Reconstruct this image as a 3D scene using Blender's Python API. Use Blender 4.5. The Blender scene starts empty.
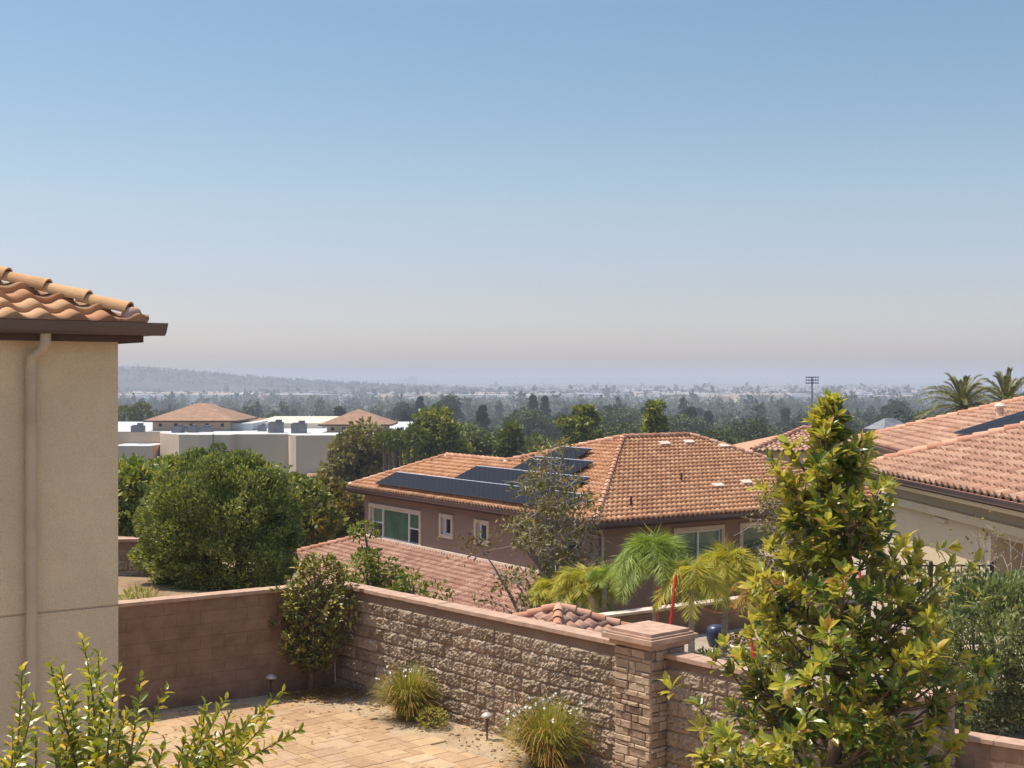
import bpy, bmesh, math, random
import numpy as np
from mathutils import Vector, Matrix

C = bpy.context.scene.collection
scene = bpy.context.scene
F, H, HOR = 1340.0, 5.2, 379.0
R = math.radians
rng = np.random.default_rng(7)
random.seed(7)


def at(px, py, Y):
    """point of the place seen at picture position (px, py), Y metres away"""
    return np.array([(px - 512) / F * Y, Y, H - (py - HOR) / F * Y])


def xat(px, Y):
    return (px - 512) / F * Y


def nrm(v):
    v = np.asarray(v, float)
    return v / (np.linalg.norm(v, axis=-1, keepdims=True) + 1e-9)


def V(*a):
    return np.array(a, float)


# ------------------------------------------------------------------ mesh builder
class MB:
    def __init__(s):
        s.v, s.f, s.n, s.uv = [], [], 0, {}

    def add(s, verts, faces, uvs=None):
        verts = np.asarray(verts, float).reshape(-1, 3)
        faces = [np.asarray(f, int) for f in faces] if not isinstance(faces, np.ndarray) else faces
        s.v.append(verts)
        if isinstance(faces, np.ndarray):
            s.f.append(faces + s.n)
        else:
            by = {}
            for f in faces:
                by.setdefault(len(f), []).append(f)
            for k in by:
                s.f.append(np.array(by[k], int) + s.n)
        s.n += len(verts)
        return s

    def box(s, c, size, ex=(1, 0, 0), ey=(0, 1, 0), ez=(0, 0, 1)):
        c = np.asarray(c, float)
        ex, ey, ez = (np.asarray(e, float) for e in (ex, ey, ez))
        if len(ex) == 2: ex = V(ex[0], ex[1], 0)
        if len(ey) == 2: ey = V(ey[0], ey[1], 0)
        a, b, d = size[0] / 2, size[1] / 2, size[2] / 2
        vs = [c + i * a * ex + j * b * ey + k * d * ez for k in (-1, 1) for j in (-1, 1) for i in (-1, 1)]
        s.add(vs, [(0, 2, 3, 1), (4, 5, 7, 6), (0, 1, 5, 4), (2, 6, 7, 3), (0, 4, 6, 2), (1, 3, 7, 5)])
        return s

    def quad(s, *p):
        s.add(p, [tuple(range(len(p)))])
        return s

    def prism(s, poly, z0, z1):
        """poly: list of (x, y), z0/z1 floats or lists"""
        n = len(poly)
        z0 = [z0] * n if np.isscalar(z0) else z0
        z1 = [z1] * n if np.isscalar(z1) else z1
        vs = [(p[0], p[1], z) for p, z in zip(poly, z0)] + [(p[0], p[1], z) for p, z in zip(poly, z1)]
        fs = [tuple(range(n - 1, -1, -1)), tuple(range(n, 2 * n))]
        fs += [(i, (i + 1) % n, n + (i + 1) % n, n + i) for i in range(n)]
        s.add(vs, fs)
        return s

    def tube(s, pts, rad, seg=8, cap=True):
        pts = np.asarray(pts, float)
        n = len(pts)
        rad = np.full(n, rad, float) if np.isscalar(rad) else np.asarray(rad, float)
        t = np.gradient(pts, axis=0)
        t = nrm(t)
        ref = V(0, 0, 1) if abs(t[0][2]) < .9 else V(1, 0, 0)
        vs = []
        a = np.arange(seg) / seg * 2 * math.pi
        for i in range(n):
            u = nrm(np.cross(t[i], ref)); w = np.cross(t[i], u)
            vs.append(pts[i] + rad[i] * (np.cos(a)[:, None] * u + np.sin(a)[:, None] * w))
        fs = []
        for i in range(n - 1):
            for j in range(seg):
                k = (j + 1) % seg
                fs.append((i * seg + j, i * seg + k, (i + 1) * seg + k, (i + 1) * seg + j))
        s.add(np.concatenate(vs), fs)
        if cap:
            s.add(vs[0], [tuple(range(seg - 1, -1, -1))]); s.add(vs[-1], [tuple(range(seg))])
        return s

    def lathe(s, c, prof, seg=16):
        c = np.asarray(c, float)
        a = np.arange(seg) / seg * 2 * math.pi
        vs = [c + np.stack([r * np.cos(a), r * np.sin(a), np.full(seg, z)], 1) for r, z in prof]
        fs = []
        for i in range(len(prof) - 1):
            for j in range(seg):
                k = (j + 1) % seg
                fs.append((i * seg + j, i * seg + k, (i + 1) * seg + k, (i + 1) * seg + j))
        s.add(np.concatenate(vs), fs)
        return s

    def sweep(s, prof, p0, p1, out):
        """closed profile [(out, z)] carried from p0 to p1"""
        p0, p1, out = (np.asarray(q, float) for q in (p0, p1, out))
        up = V(0, 0, 1)
        n = len(prof)
        vs = [p + o * out + z * up for p in (p0, p1) for o, z in prof]
        fs = [(i, (i + 1) % n, n + (i + 1) % n, n + i) for i in range(n)]
        fs += [tuple(range(n - 1, -1, -1)), tuple(range(n, 2 * n))]
        s.add(vs, fs)
        return s

    def mesh(s, name, off=None, smooth=False, recalc=True):
        me = bpy.data.meshes.new(name)
        v = np.concatenate(s.v) if s.v else np.zeros((0, 3))
        if off is not None:
            v = v - np.asarray(off, float)
        me.vertices.add(len(v)); me.vertices.foreach_set('co', v.astype(np.float32).ravel())
        loops = np.concatenate([f.ravel() for f in s.f])
        tot = np.concatenate([np.full(len(f), f.shape[1], int) for f in s.f])
        start = np.concatenate([[0], np.cumsum(tot)[:-1]])
        me.loops.add(len(loops)); me.loops.foreach_set('vertex_index', loops.astype(np.int32))
        me.polygons.add(len(tot)); me.polygons.foreach_set('loop_start', start.astype(np.int32))
        me.update(calc_edges=True)
        if recalc:
            bm = bmesh.new(); bm.from_mesh(me)
            bmesh.ops.recalc_face_normals(bm, faces=bm.faces[:])
            bm.to_mesh(me); bm.free()
        me.polygons.foreach_set('use_smooth', np.full(len(me.polygons), bool(smooth)))
        return me


def tag(o, label=None, cat=None, group=None, kind=None):
    if label: o['label'] = label
    if cat: o['category'] = cat
    if group: o['group'] = group
    if kind: o['kind'] = kind
    return o


def thing(name, loc, label, cat, group=None):
    o = bpy.data.objects.new(name, None)
    o.empty_display_size = .2
    o.location = [float(q) for q in loc]
    C.objects.link(o)
    return tag(o, label, cat, group)


def wloc(o):
    l = np.array(o.location, float)
    while o.parent is not None:
        o = o.parent; l = l + np.array(o.location, float)
    return l


def part(name, mb, mat, root, local=False, smooth=False, recalc=True, label=None):
    """a mesh in place coordinates (or the thing's own when local) hung under root"""
    off = None if local else wloc(root)
    o = bpy.data.objects.new(name, mb.mesh(name, off, smooth, recalc))
    o.data.materials.append(mat)
    o.parent = root
    C.objects.link(o)
    if label: o['label'] = label
    return o


def single(name, mb, mat, loc=(0, 0, 0), smooth=False, recalc=True, **kw):
    o = bpy.data.objects.new(name, mb.mesh(name, loc, smooth, recalc))
    o.location = [float(q) for q in loc]
    o.data.materials.append(mat)
    C.objects.link(o)
    return tag(o, **kw)


def kids(o):
    return [c for c in bpy.data.objects if c.parent == o]


def copy_tree(o, parent=None):
    c = o.copy(); C.objects.link(c)
    if parent: c.parent = parent
    for k in kids(o):
        copy_tree(k, c)
    return c


# ------------------------------------------------------------------ materials
def lin(c):
    return tuple(((x / 255) / 12.92 if x / 255 <= .04045 else ((x / 255 + .055) / 1.055) ** 2.4) for x in c)


class NT:
    def __init__(s, name):
        s.m = bpy.data.materials.new(name); s.m.use_nodes = True
        s.t = s.m.node_tree; s.N = s.t.nodes
        s.b = s.N['Principled BSDF']; s.out = s.N['Material Output']

    def n(s, typ, **kw):
        x = s.N.new('ShaderNode' + typ)
        for k, v in kw.items():
            if k in x.inputs: x.inputs[k].default_value = v
            else: setattr(x, k, v)
        return x

    def l(s, a, b):
        s.t.links.new(a, b)

    def coord(s, scale=None, kind='Object'):
        tc = s.n('TexCoord')
        o = tc.outputs[kind]
        if scale is not None:
            mp = s.n('Mapping'); mp.inputs['Scale'].default_value = scale if hasattr(scale, '__len__') else (scale,) * 3
            s.l(o, mp.inputs['Vector']); o = mp.outputs['Vector']
        return o

    def noise(s, scale, detail=4, rough=.55, vec=None):
        x = s.n('TexNoise'); x.inputs['Scale'].default_value = scale
        x.inputs['Detail'].default_value = detail; x.inputs['Roughness'].default_value = rough
        s.l(vec if vec is not None else s.coord(), x.inputs['Vector'])
        return x.outputs['Fac']

    def ramp(s, fac, stops):
        r = s.n('ValToRGB'); e = r.color_ramp.elements
        while len(e) < len(stops): e.new(.5)
        for i, (p, c) in enumerate(stops):
            e[i].position = p; e[i].color = (*c[:3], 1)
        s.l(fac, r.inputs['Fac'])
        return r.outputs['Color']

    def mix(s, fac, a, b, mode='MIX'):
        x = s.n('Mix', data_type='RGBA', blend_type=mode)
        for sock, v in ((x.inputs[0], fac), (x.inputs[6], a), (x.inputs[7], b)):
            if hasattr(v, 'is_output'): s.l(v, sock)
            elif hasattr(v, '__len__'): sock.default_value = (*v[:3], 1)
            else: sock.default_value = v
        return x.outputs[2]

    def bump(s, h, strength=.4, dist=.02):
        x = s.n('Bump'); x.inputs['Strength'].default_value = strength; x.inputs['Distance'].default_value = dist
        s.l(h, x.inputs['Height']); s.l(x.outputs['Normal'], s.b.inputs['Normal'])

    def fin(s, col=None, rough=.8, spec=.3, metal=0):
        if col is not None:
            if hasattr(col, 'is_output'): s.l(col, s.b.inputs['Base Color'])
            else: s.b.inputs['Base Color'].default_value = (*col[:3], 1)
        s.b.inputs['Roughness'].default_value = rough
        s.b.inputs['Specular IOR Level'].default_value = spec
        s.b.inputs['Metallic'].default_value = metal
        return s.m


def sc(c, k):
    return tuple(x * k for x in c)


def m_plain(name, c, rough=.6, spec=.3, metal=0, var=.12, scale=3):
    t = NT(name)
    f = t.noise(scale, 5)
    return t.fin(t.ramp(f, [(.3, sc(c, 1 - var)), (.7, sc(c, 1 + var))]), rough, spec, metal)


def m_stucco(name, c, var=.1, big=.5, streak=True):
    t = NT(name)
    f = t.noise(big, 6, .65)
    col = t.ramp(f, [(.3, sc(c, 1 - var)), (.72, sc(c, 1 + var))])
    if streak:
        s_ = t.noise(1.0, 5, .7, t.coord((1.6, 1.6, .5)))
        col = t.mix(.28, col, t.ramp(s_, [(.32, (.72, .70, .68)), (.6, (1.05, 1.05, 1.05))]), 'MULTIPLY')
    fine = t.noise(90, 3, .7)
    t.bump(fine, .7, .012)
    col = t.mix(.45, col, t.ramp(fine, [(.3, (.6, .6, .6)), (.7, (1.2, 1.2, 1.2))]), 'MULTIPLY')
    return t.fin(col, .93, .15)


def m_island(name, stops, rough=.8, spec=.25, noise_scale=14, noise_amt=.35, bump=.3, big=None):
    """a colour for each loose piece (paver, stone, tile)"""
    t = NT(name)
    g = t.n('NewGeometry')
    col = t.ramp(g.outputs['Random Per Island'], stops)
    f = t.noise(noise_scale, 6, .65)
    col = t.mix(noise_amt, col, t.ramp(f, [(.25, (.45, .43, .42)), (.75, (1.35, 1.33, 1.3))]), 'MULTIPLY')
    if big:
        b = t.noise(big, 4, .6)
        col = t.mix(.5, col, t.ramp(b, [(.3, (.7, .68, .66)), (.7, (1.15, 1.15, 1.15))]), 'MULTIPLY')
    t.bump(f, bump, .02)
    return t.fin(col, rough, spec)


def m_tile(name, stops, dark=(.5, .42, .4)):
    """roof tiles: a colour for each tile, from its tile and course number"""
    t = NT(name)
    uv = t.n('UVMap')
    fl = t.n('VectorMath', operation='FLOOR'); t.l(uv.outputs['UV'], fl.inputs[0])
    wn = t.n('TexWhiteNoise', noise_dimensions='2D'); t.l(fl.outputs['Vector'], wn.inputs['Vector'])
    col = t.ramp(wn.outputs['Value'], stops)
    f = t.noise(9, 6, .65)
    col = t.mix(.45, col, t.ramp(f, [(.3, (.62, .58, .56)), (.7, (1.2, 1.18, 1.16))]), 'MULTIPLY')
    b = t.noise(.5, 4, .6)
    col = t.mix(.5, col, t.ramp(b, [(.32, (.75, .72, .7)), (.68, (1.12, 1.1, 1.1))]), 'MULTIPLY')
    t.bump(f, .2, .01)
    return t.fin(col, .82, .25)


def m_leaf(name, stops, rough=.45, spec=.4, trans=.3, back=None, noise=None):
    t = NT(name)
    g = t.n('NewGeometry')
    col = t.ramp(g.outputs['Random Per Island'], stops)
    if noise:
        f = t.noise(noise, 3, .6)
        col = t.mix(.6, col, t.ramp(f, [(.35, (.55, .6, .5)), (.65, (1.3, 1.2, 1.1))]), 'MULTIPLY')
    if back is not None:
        col = t.mix(g.outputs['Backfacing'], col, back)
    t.l(col, t.b.inputs['Base Color'])
    t.b.inputs['Roughness'].default_value = rough
    t.b.inputs['Specular IOR Level'].default_value = spec
    if trans > 0:
        tr = t.n('BsdfTranslucent')
        tc = t.mix(1.0, col, (1.5, 1.45, .7), 'MULTIPLY')
        t.l(tc, tr.inputs['Color'])
        mx = t.n('MixShader'); mx.inputs[0].default_value = trans
        t.l(t.b.outputs[0], mx.inputs[1]); t.l(tr.outputs[0], mx.inputs[2])
        t.l(mx.outputs[0], t.out.inputs['Surface'])
    return t.m


def m_ground(name, stops, scale=.05, fine=6, rough=.95, amt=.5, bump=.5):
    t = NT(name)
    f = t.noise(scale, 8, .65)
    col = t.ramp(f, stops)
    g = t.noise(fine, 6, .7)
    col = t.mix(amt, col, t.ramp(g, [(.3, (.55, .53, .5)), (.7, (1.3, 1.3, 1.3))]), 'MULTIPLY')
    t.bump(g, bump, .03)
    return t.fin(col, rough, .1)


M = {}
M['stucco_tan'] = m_stucco('tan stucco', (.74, .56, .36), .13, .9, True)
M['stucco_brown'] = m_stucco('brown stucco', (.30, .19, .14), .1, .5, False)
M['stucco_cream'] = m_stucco('cream stucco', (.62, .50, .33), .06, .5, False)
M['block_smooth'] = m_stucco('smooth brown block', (.27, .175, .12), .26, 1.6, True)
M['block_face'] = m_island('brown smooth block', [(0, (0.2898, 0.1805, 0.1235)), (1, (0.3082, 0.1919, 0.1311))], .95, .1, 3.5, .6, .5, .9)
M['cap'] = m_plain('pinkish concrete cap', (.44, .285, .20), .9, .15, var=.18, scale=6)
M['split'] = m_island('split face block', [(0, (0.2716, 0.2, 0.14)), (0.5, (0.3492, 0.265, 0.19)), (1, (0.4171, 0.325, 0.24))], .95, .1, 22, .5, .6)
M['stone'] = m_island('ledge stone', [(0, (.25, .17, .12)), (.35, (.42, .30, .20)), (.7, (.50, .38, .27)), (1, (.33, .20, .14))], .92, .15, 18, .55, .8)
M['mortar'] = m_plain('mortar', (.20, .13, .10), .95, .1)
M['paver'] = m_island('paver', [(0, (0.388, 0.2422, 0.138)), (0.3, (0.4559, 0.2945, 0.161)), (0.6, (0.5044, 0.342, 0.1886)), (0.85, (0.4268, 0.2707, 0.161)), (1, (0.4947, 0.3562, 0.2162))], .88, .2, 9, .35, .25, .6)
M['joint'] = m_plain('sandy joint', (.38, .28, .17), .95, .1)
M['soil'] = m_ground('sandy soil', [(.3, (.33, .235, .14)), (.55, (.45, .34, .215)), (.75, (.50, .40, .27))], .9, 14)
M['mulch'] = m_ground('mulch bank', [(.3, (.20, .12, .07)), (.55, (.32, .22, .13)), (.75, (.40, .30, .18))], 1.2, 18)
M['terrace'] = m_ground('terrace soil', [(.35, (.28, .22, .16)), (.6, (.40, .33, .26)), (.8, (.18, .13, .09))], .7, 10)
M['land'] = m_ground('valley ground', [(.34, (.05, .06, .03)), (.5, (.10, .10, .05)), (.62, (.24, .20, .13)), (.75, (.12, .12, .07))], .012, .15, .95, .4, .1)
M['hill'] = m_ground('hill brush', [(.35, (.035, .045, .028)), (.52, (.07, .07, .045)), (.66, (.15, .125, .09)), (.8, (.06, .065, .04))], .012, .06, .95, .4, .1)
M['tile_gold'] = m_tile('golden clay tile', [(0, (0.5054, 0.2479, 0.1117)), (0.4, (0.6137, 0.3439, 0.1596)), (0.75, (0.6678, 0.3839, 0.1995)), (1, (0.5415, 0.2479, 0.1197))])
M['tile_red'] = m_tile('terracotta tile', [(0, (0.448, 0.2173, 0.1104)), (0.3, (0.5376, 0.2756, 0.1426)), (0.6, (0.5936, 0.318, 0.1656)), (0.9, (0.672, 0.3922, 0.2162)), (1, (0.4816, 0.2385, 0.1288))])
M['tile_pink'] = m_tile('pale terracotta tile', [(0, (0.38, 0.2, 0.138)), (0.4, (0.475, 0.2697, 0.184)), (0.8, (0.532, 0.3208, 0.2208)), (1, (0.57, 0.372, 0.2668))])
M['tile_brown'] = m_tile('brownish clay tile', [(0, (0.3192, 0.168, 0.1092)), (0.4, (0.3864, 0.216, 0.1404)), (0.8, (0.4368, 0.256, 0.1677)), (1, (0.4704, 0.296, 0.2028))])
M['tile_cap_gold'] = m_island('golden hip tile', [(0, (0.5096, 0.27, 0.1204)), (1, (0.6272, 0.36, 0.172))], .85, .2, 10, .3, .2)
M['tile_cap_red'] = m_island('terracotta hip tile', [(0, (.40, .19, .11)), (.6, (.52, .26, .16)), (1, (.60, .36, .24))], .85, .2, 10, .3, .2)
M['mortar_cap'] = m_plain('mortar plug', (.50, .30, .22), .95, .1)
M['gutter'] = m_plain('dark brown metal', (.095, .062, .066), .38, .5, 0, .15)
M['fascia'] = m_plain('dark brown wood', (.085, .045, .035), .7, .2)
M['downspout'] = m_plain('tan metal', (.50, .38, .26), .5, .4)
M['trim'] = m_plain('pale trim', (.60, .47, .36), .8, .2)
M['vinyl'] = m_plain('white vinyl', (.70, .68, .62), .5, .4, var=.05)
M['flash'] = m_plain('pale flashing', (.68, .52, .40), .7, .3)
M['iron'] = m_plain('black iron', (.03, .027, .025), .5, .4)
M['bronze'] = m_plain('bronze lamp metal', (.09, .06, .045), .4, .5, .5)
M['lamp_cap'] = m_plain('weathered lamp cap', (.52, .45, .38), .45, .5, .2)
M['red'] = m_plain('red strap', (.62, .03, .025), .6, .3)
M['rope'] = m_plain('pink hose', (.55, .24, .18), .6, .3)
M['blue'] = m_plain('dark blue pot', (.03, .04, .09), .35, .5)
M['white_roof'] = m_plain('white membrane', (.50, .50, .48), .8, .2, var=.15, scale=.2)
M['cream_roof'] = m_plain('cream membrane', (.62, .54, .40), .8, .2, var=.15, scale=.3)
M['mall'] = m_plain('tan render', (.58, .44, .32), .9, .1, var=.08, scale=.2)
M['brown_roof'] = m_plain('brown tiled roof', (.30, .18, .115), .9, .15, var=.2, scale=1.2)
M['grey'] = m_plain('grey metal', (.17, .17, .18), .6, .3, var=.3, scale=.6)
M['pale'] = m_plain('pale render', (.6, .56, .5), .9, .1)
M['bark'] = m_plain('grey brown bark', (.17, .12, .085), .95, .1, var=.35, scale=12)
M['bark_dark'] = m_plain('dark bark', (.07, .05, .035), .95, .1, var=.35, scale=8)
M['bark_pale'] = m_plain('pale bark', (.36, .30, .24), .95, .1, var=.3, scale=10)
M['petal'] = m_plain('white petals', (.8, .78, .7), .7, .2)


def m_glass(name, c, rough=.06):
    t = NT(name)
    f = t.noise(1.3, 4, .6)
    col = t.ramp(f, [(.35, sc(c, .7)), (.65, sc(c, 1.25))])
    return t.fin(col, rough, .6)


M['glass_tree_reflection'] = m_glass('glass with painted tree reflection', (.10, .17, .10), .12)  # the green in the pane colour stands for reflected trees
M['glass_dark'] = m_glass('dark glass', (.035, .035, .04))


def m_solar():
    t = NT('solar cells')
    uv = t.coord(None, 'UV')
    br = t.n('TexBrick'); br.offset = 0
    br.inputs['Scale'].default_value = 1; br.inputs['Mortar Size'].default_value = .006
    br.inputs['Brick Width'].default_value = .16; br.inputs['Row Height'].default_value = .16
    br.inputs['Color1'].default_value = (.009, .009, .012, 1); br.inputs['Color2'].default_value = (.009, .009, .012, 1)
    br.inputs['Mortar'].default_value = (.03, .031, .036, 1)
    t.l(t.coord(), br.inputs['Vector'])
    return t.fin(br.outputs['Color'], .5, .06)


M['solar'] = m_solar()
M['solar_frame'] = m_plain('black module frame', (.02, .02, .022), .4, .5)
M['rail'] = m_plain('aluminium rail', (.55, .55, .56), .4, .5, .6)

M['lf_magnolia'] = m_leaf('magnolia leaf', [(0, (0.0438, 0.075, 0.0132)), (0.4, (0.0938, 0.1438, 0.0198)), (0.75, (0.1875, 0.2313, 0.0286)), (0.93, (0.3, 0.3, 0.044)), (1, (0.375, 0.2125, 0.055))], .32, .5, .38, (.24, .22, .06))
M['lf_magnolia_new_sunlit'] = m_leaf('fresh magnolia leaf', [(0, (0.1684, 0.2016, 0.0261)), (0.4, (0.3474, 0.3629, 0.0418)), (0.8, (0.5475, 0.4838, 0.0627)), (0.93, (0.5264, 0.3629, 0.0627)), (1, (0.4422, 0.2016, 0.0522))], .30, .5, .45, (.36, .32, .07))  # young tip leaves; the brighter yellow also paints in sunlight on outer clusters
M['lf_young_magnolia'] = m_leaf('small magnolia leaf', [(0, (0.1082, 0.1448, 0.0242)), (0.5, (0.2406, 0.2501, 0.0415)), (0.8, (0.4331, 0.3949, 0.0605)), (1, (0.6255, 0.4212, 0.0864))], .4, .45, .2, (.15, .13, .05))
M['lf_shrub'] = m_leaf('bright shrub leaf', [(0, (0.1063, 0.1355, 0.0144)), (0.5, (0.255, 0.2712, 0.024)), (0.85, (0.4675, 0.4147, 0.036)), (1, (0.7225, 0.4466, 0.06))], .35, .5, .3)
M['lf_bush'] = m_leaf('fine dark bush leaf', [(0, (0.0906, 0.1216, 0.0444)), (0.5, (0.1942, 0.232, 0.0728)), (0.85, (0.3238, 0.3536, 0.091)), (1, (0.4662, 0.4419, 0.1213))], .55, .3, .25, None, 1.6)
M['lf_silver'] = m_leaf('silver green leaf', [(0, (0.0855, 0.1133, 0.0451)), (0.5, (0.1852, 0.22, 0.0852)), (0.85, (0.3135, 0.3332, 0.1303)), (1, (0.4275, 0.3999, 0.1503))], .5, .35, .25)
M['lf_euc'] = m_leaf('olive grey leaf', [(0, (0.108, 0.0949, 0.0358)), (0.5, (0.207, 0.1725, 0.0601)), (0.85, (0.288, 0.2587, 0.0715)), (1, (0.306, 0.1725, 0.0644))], .55, .3, .25)
M['lf_green'] = m_leaf('mid green leaf', [(0, (0.0845, 0.1149, 0.0226)), (0.5, (0.169, 0.2029, 0.0351)), (0.85, (0.2872, 0.284, 0.0502)), (1, (0.4055, 0.3381, 0.0752))], .55, .3, .3, None, .8)
M['lf_olive'] = m_leaf('brownish olive leaf', [(0, (0.104, 0.091, 0.024)), (0.5, (0.195, 0.156, 0.036)), (0.85, (0.26, 0.182, 0.042)), (1, (0.169, 0.169, 0.036))], .6, .25, .25, None, .8)
M['lf_palm'] = m_leaf('palm frond', [(0, (0.1323, 0.193, 0.036)), (0.5, (0.2457, 0.3159, 0.0504)), (1, (0.378, 0.4212, 0.072))], .5, .3, .35)
M['lf_palm_yellow'] = m_leaf('yellow palm frond', [(0, (0.22, 0.25, 0.025)), (0.5, (0.4, 0.38, 0.045)), (0.85, (0.58, 0.47, 0.06)), (1, (0.62, 0.42, 0.07))], .5, .3, .35)
M['lf_palm_dry'] = m_leaf('dry palm frond', [(0, (.28, .15, .04)), (1, (.42, .24, .07))], .7, .2, .3)
M['lf_date'] = m_leaf('date palm frond', [(0, (0.0938, 0.1037, 0.0358)), (0.6, (0.1875, 0.1885, 0.0572)), (1, (0.3187, 0.2639, 0.0858))], .5, .3, .2)
M['lf_grass'] = m_leaf('strappy grass', [(0, (0.143, 0.1788, 0.0264)), (0.5, (0.2717, 0.275, 0.0462)), (0.8, (0.429, 0.3713, 0.0792)), (1, (0.6006, 0.4675, 0.1584))], .6, .25, .3)
M['lf_far_a'] = m_leaf('valley tree leaf', [(0, (0.0525, 0.07, 0.0286)), (0.6, (0.0975, 0.119, 0.0442)), (1, (0.15, 0.168, 0.0585))], .7, .15, .12)
M['lf_far_b'] = m_leaf('dark valley leaf', [(0, (0.0297, 0.0468, 0.026)), (0.6, (0.0513, 0.0715, 0.0364)), (1, (0.081, 0.0975, 0.0455))], .7, .15, .1)
M['lf_far_c'] = m_leaf('pale valley leaf', [(0, (0.098, 0.117, 0.036)), (0.6, (0.154, 0.169, 0.048)), (1, (0.224, 0.221, 0.066))], .7, .15, .15)


# ------------------------------------------------------------------ foliage
def leaf_blades(mb, P, D, U, L, W, fold=.18, droop=.12):
    """pointed, folded, slightly drooping leaves: 8 vertices, 6 faces each"""
    P = np.asarray(P, float); n = len(P)
    if n == 0: return
    D = nrm(D); S = nrm(np.cross(D, U)); N = np.cross(S, D)
    L = np.broadcast_to(np.asarray(L, float), (n,))[:, None]; W = np.broadcast_to(np.asarray(W, float), (n,))[:, None]

    def p(x, y, z):
        return P + D * L * x + S * W * y + N * (W * z - L * droop * x * x)
    vs = np.stack([p(0, 0, 0), p(.34, 0, 0), p(.72, 0, 0), p(1, 0, 0), p(.30, .46, fold), p(.70, .40, fold), p(.30, -.46, fold), p(.70, -.40, fold)], 1)
    base = (np.arange(n) * 8)[:, None]
    tri = np.array([(0, 1, 6), (0, 4, 1), (2, 3, 7), (2, 5, 3)])
    qd = np.array([(1, 2, 7, 6), (1, 4, 5, 2)])
    k = mb.n
    mb.v.append(vs.reshape(-1, 3)); mb.n += n * 8
    mb.f.append((base[:, None, :] + tri[None]).reshape(-1, 3) + k)
    mb.f.append((base[:, None, :] + qd[None]).reshape(-1, 4) + k)


def leaf_quads(mb, P, D, U, L, W):
    """one lozenge-shaped face per leaf or leaf tuft"""
    P = np.asarray(P, float); n = len(P)
    if n == 0: return
    D = nrm(D); S = nrm(np.cross(D, U))
    L = np.broadcast_to(np.asarray(L, float), (n,))[:, None]; W = np.broadcast_to(np.asarray(W, float), (n,))[:, None]
    vs = np.stack([P, P + D * L * .55 + S * W * .5, P + D * L, P + D * L * .45 - S * W * .5], 1)
    k = mb.n
    mb.v.append(vs.reshape(-1, 3)); mb.n += n * 4
    mb.f.append(np.arange(n * 4).reshape(-1, 4) + k)


def rdir(n, up=0.0, r=None):
    r = r or rng
    d = r.normal(size=(n, 3)); d[:, 2] += up
    return nrm(d)


def ball(n, c, rad, r=None, shell=.0):
    r = r or rng
    d = nrm(r.normal(size=(n, 3)))
    k = shell + (1 - shell) * r.random((n, 1)) ** (1 / 3)
    return np.asarray(c) + d * k * np.asarray(rad)


def curve(p0, p1, bend, n=6):
    p0, p1 = np.asarray(p0, float), np.asarray(p1, float)
    t = np.linspace(0, 1, n)[:, None]
    return p0 + (p1 - p0) * t + np.asarray(bend) * (4 * t * (1 - t))


def crown_tree(name, base, h, cr, c0, label, cat, group=None, leaf='lf_green', bark='bark', n=26, per=200, ls=.12, lw=.55, clr=.32, seed=1,
               lean=(0, 0), shape='round', trunk_r=None, limbs=True, density_up=.2, local=True, blades=False, twigs=0):
    """tapered trunk, limbs and leaf clumps through the crown's volume; c0 = where the crown starts (share of h)"""
    r = np.random.default_rng(seed)
    root = thing(name, base, label, cat, group)
    tr = trunk_r or h * .018 + .02
    top = V(lean[0], lean[1], h * .93)
    tp = curve((0, 0, 0), top, (r.normal() * .03 * h, r.normal() * .03 * h, 0), 8)
    wood = MB().tube(tp, np.linspace(tr, tr * .25, 8), 7)
    fol = MB()
    zc0, zc1 = c0 * h, h
    for i in range(n):
        t = (i + r.random()) / n
        z = zc0 + (zc1 - zc0) * t * .93
        if shape == 'round': w = math.sqrt(max(.04, 1 - (2 * t - 1) ** 2)) * (.85 + .3 * r.random())
        elif shape == 'cone': w = max(.12, (1 - t) ** .8) * (.75 + .5 * r.random())
        elif shape == 'column': w = (.8 if t < .75 else .8 * (1 - t) / .25 + .15) * (.8 + .35 * r.random())
        else: w = math.sqrt(max(.1, 1 - (1.25 * t - .35) ** 2)) * (.7 + .5 * r.random())
        az = i * 2.399 + r.normal() * .4
        rad = cr * w * (.35 + .65 * math.sqrt(r.random()))
        k = min(1, z / (h * .93)); ax = V(*(top[:2] * k), z)
        c = ax + V(math.cos(az) * rad, math.sin(az) * rad, r.normal() * .04 * h)
        if limbs:
            z0 = max(zc0 * .6, z - rad * .8 - .05 * h); kk = z0 / (h * .93)
            wood.tube(curve(V(*(top[:2] * kk), z0), c, (0, 0, -.06 * rad), 5), np.linspace(tr * .45, tr * .1, 5), 5, False)
        q = clr * cr * (.7 + .6 * r.random()); sq = V(q * 1.15, q * 1.15, q * (.75 if shape != 'column' else 1.1))
        for _ in range(twigs): wood.tube(curve(c, c + r.normal(size=3) * sq * 1.0, r.normal(size=3) * .04, 4), np.linspace(.011, .004, 4), 4, False)
        m = int(per * (.6 + .8 * r.random()))
        P = ball(m, c, sq, r, .35)
        out = nrm(P - c) * .6 + nrm(r.normal(size=(m, 3))) + V(0, 0, density_up)
        f = leaf_blades if blades else leaf_quads
        f(fol, P, out, nrm(r.normal(size=(m, 3)) + V(0, 0, .8)), ls * (.6 + .8 * r.random(m)), ls * lw * (.7 + .6 * r.random(m)))
    part('trunk', wood, M[bark], root, True, True)
    part('crown', fol, M[leaf], root, True, False, False)
    return root


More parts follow.
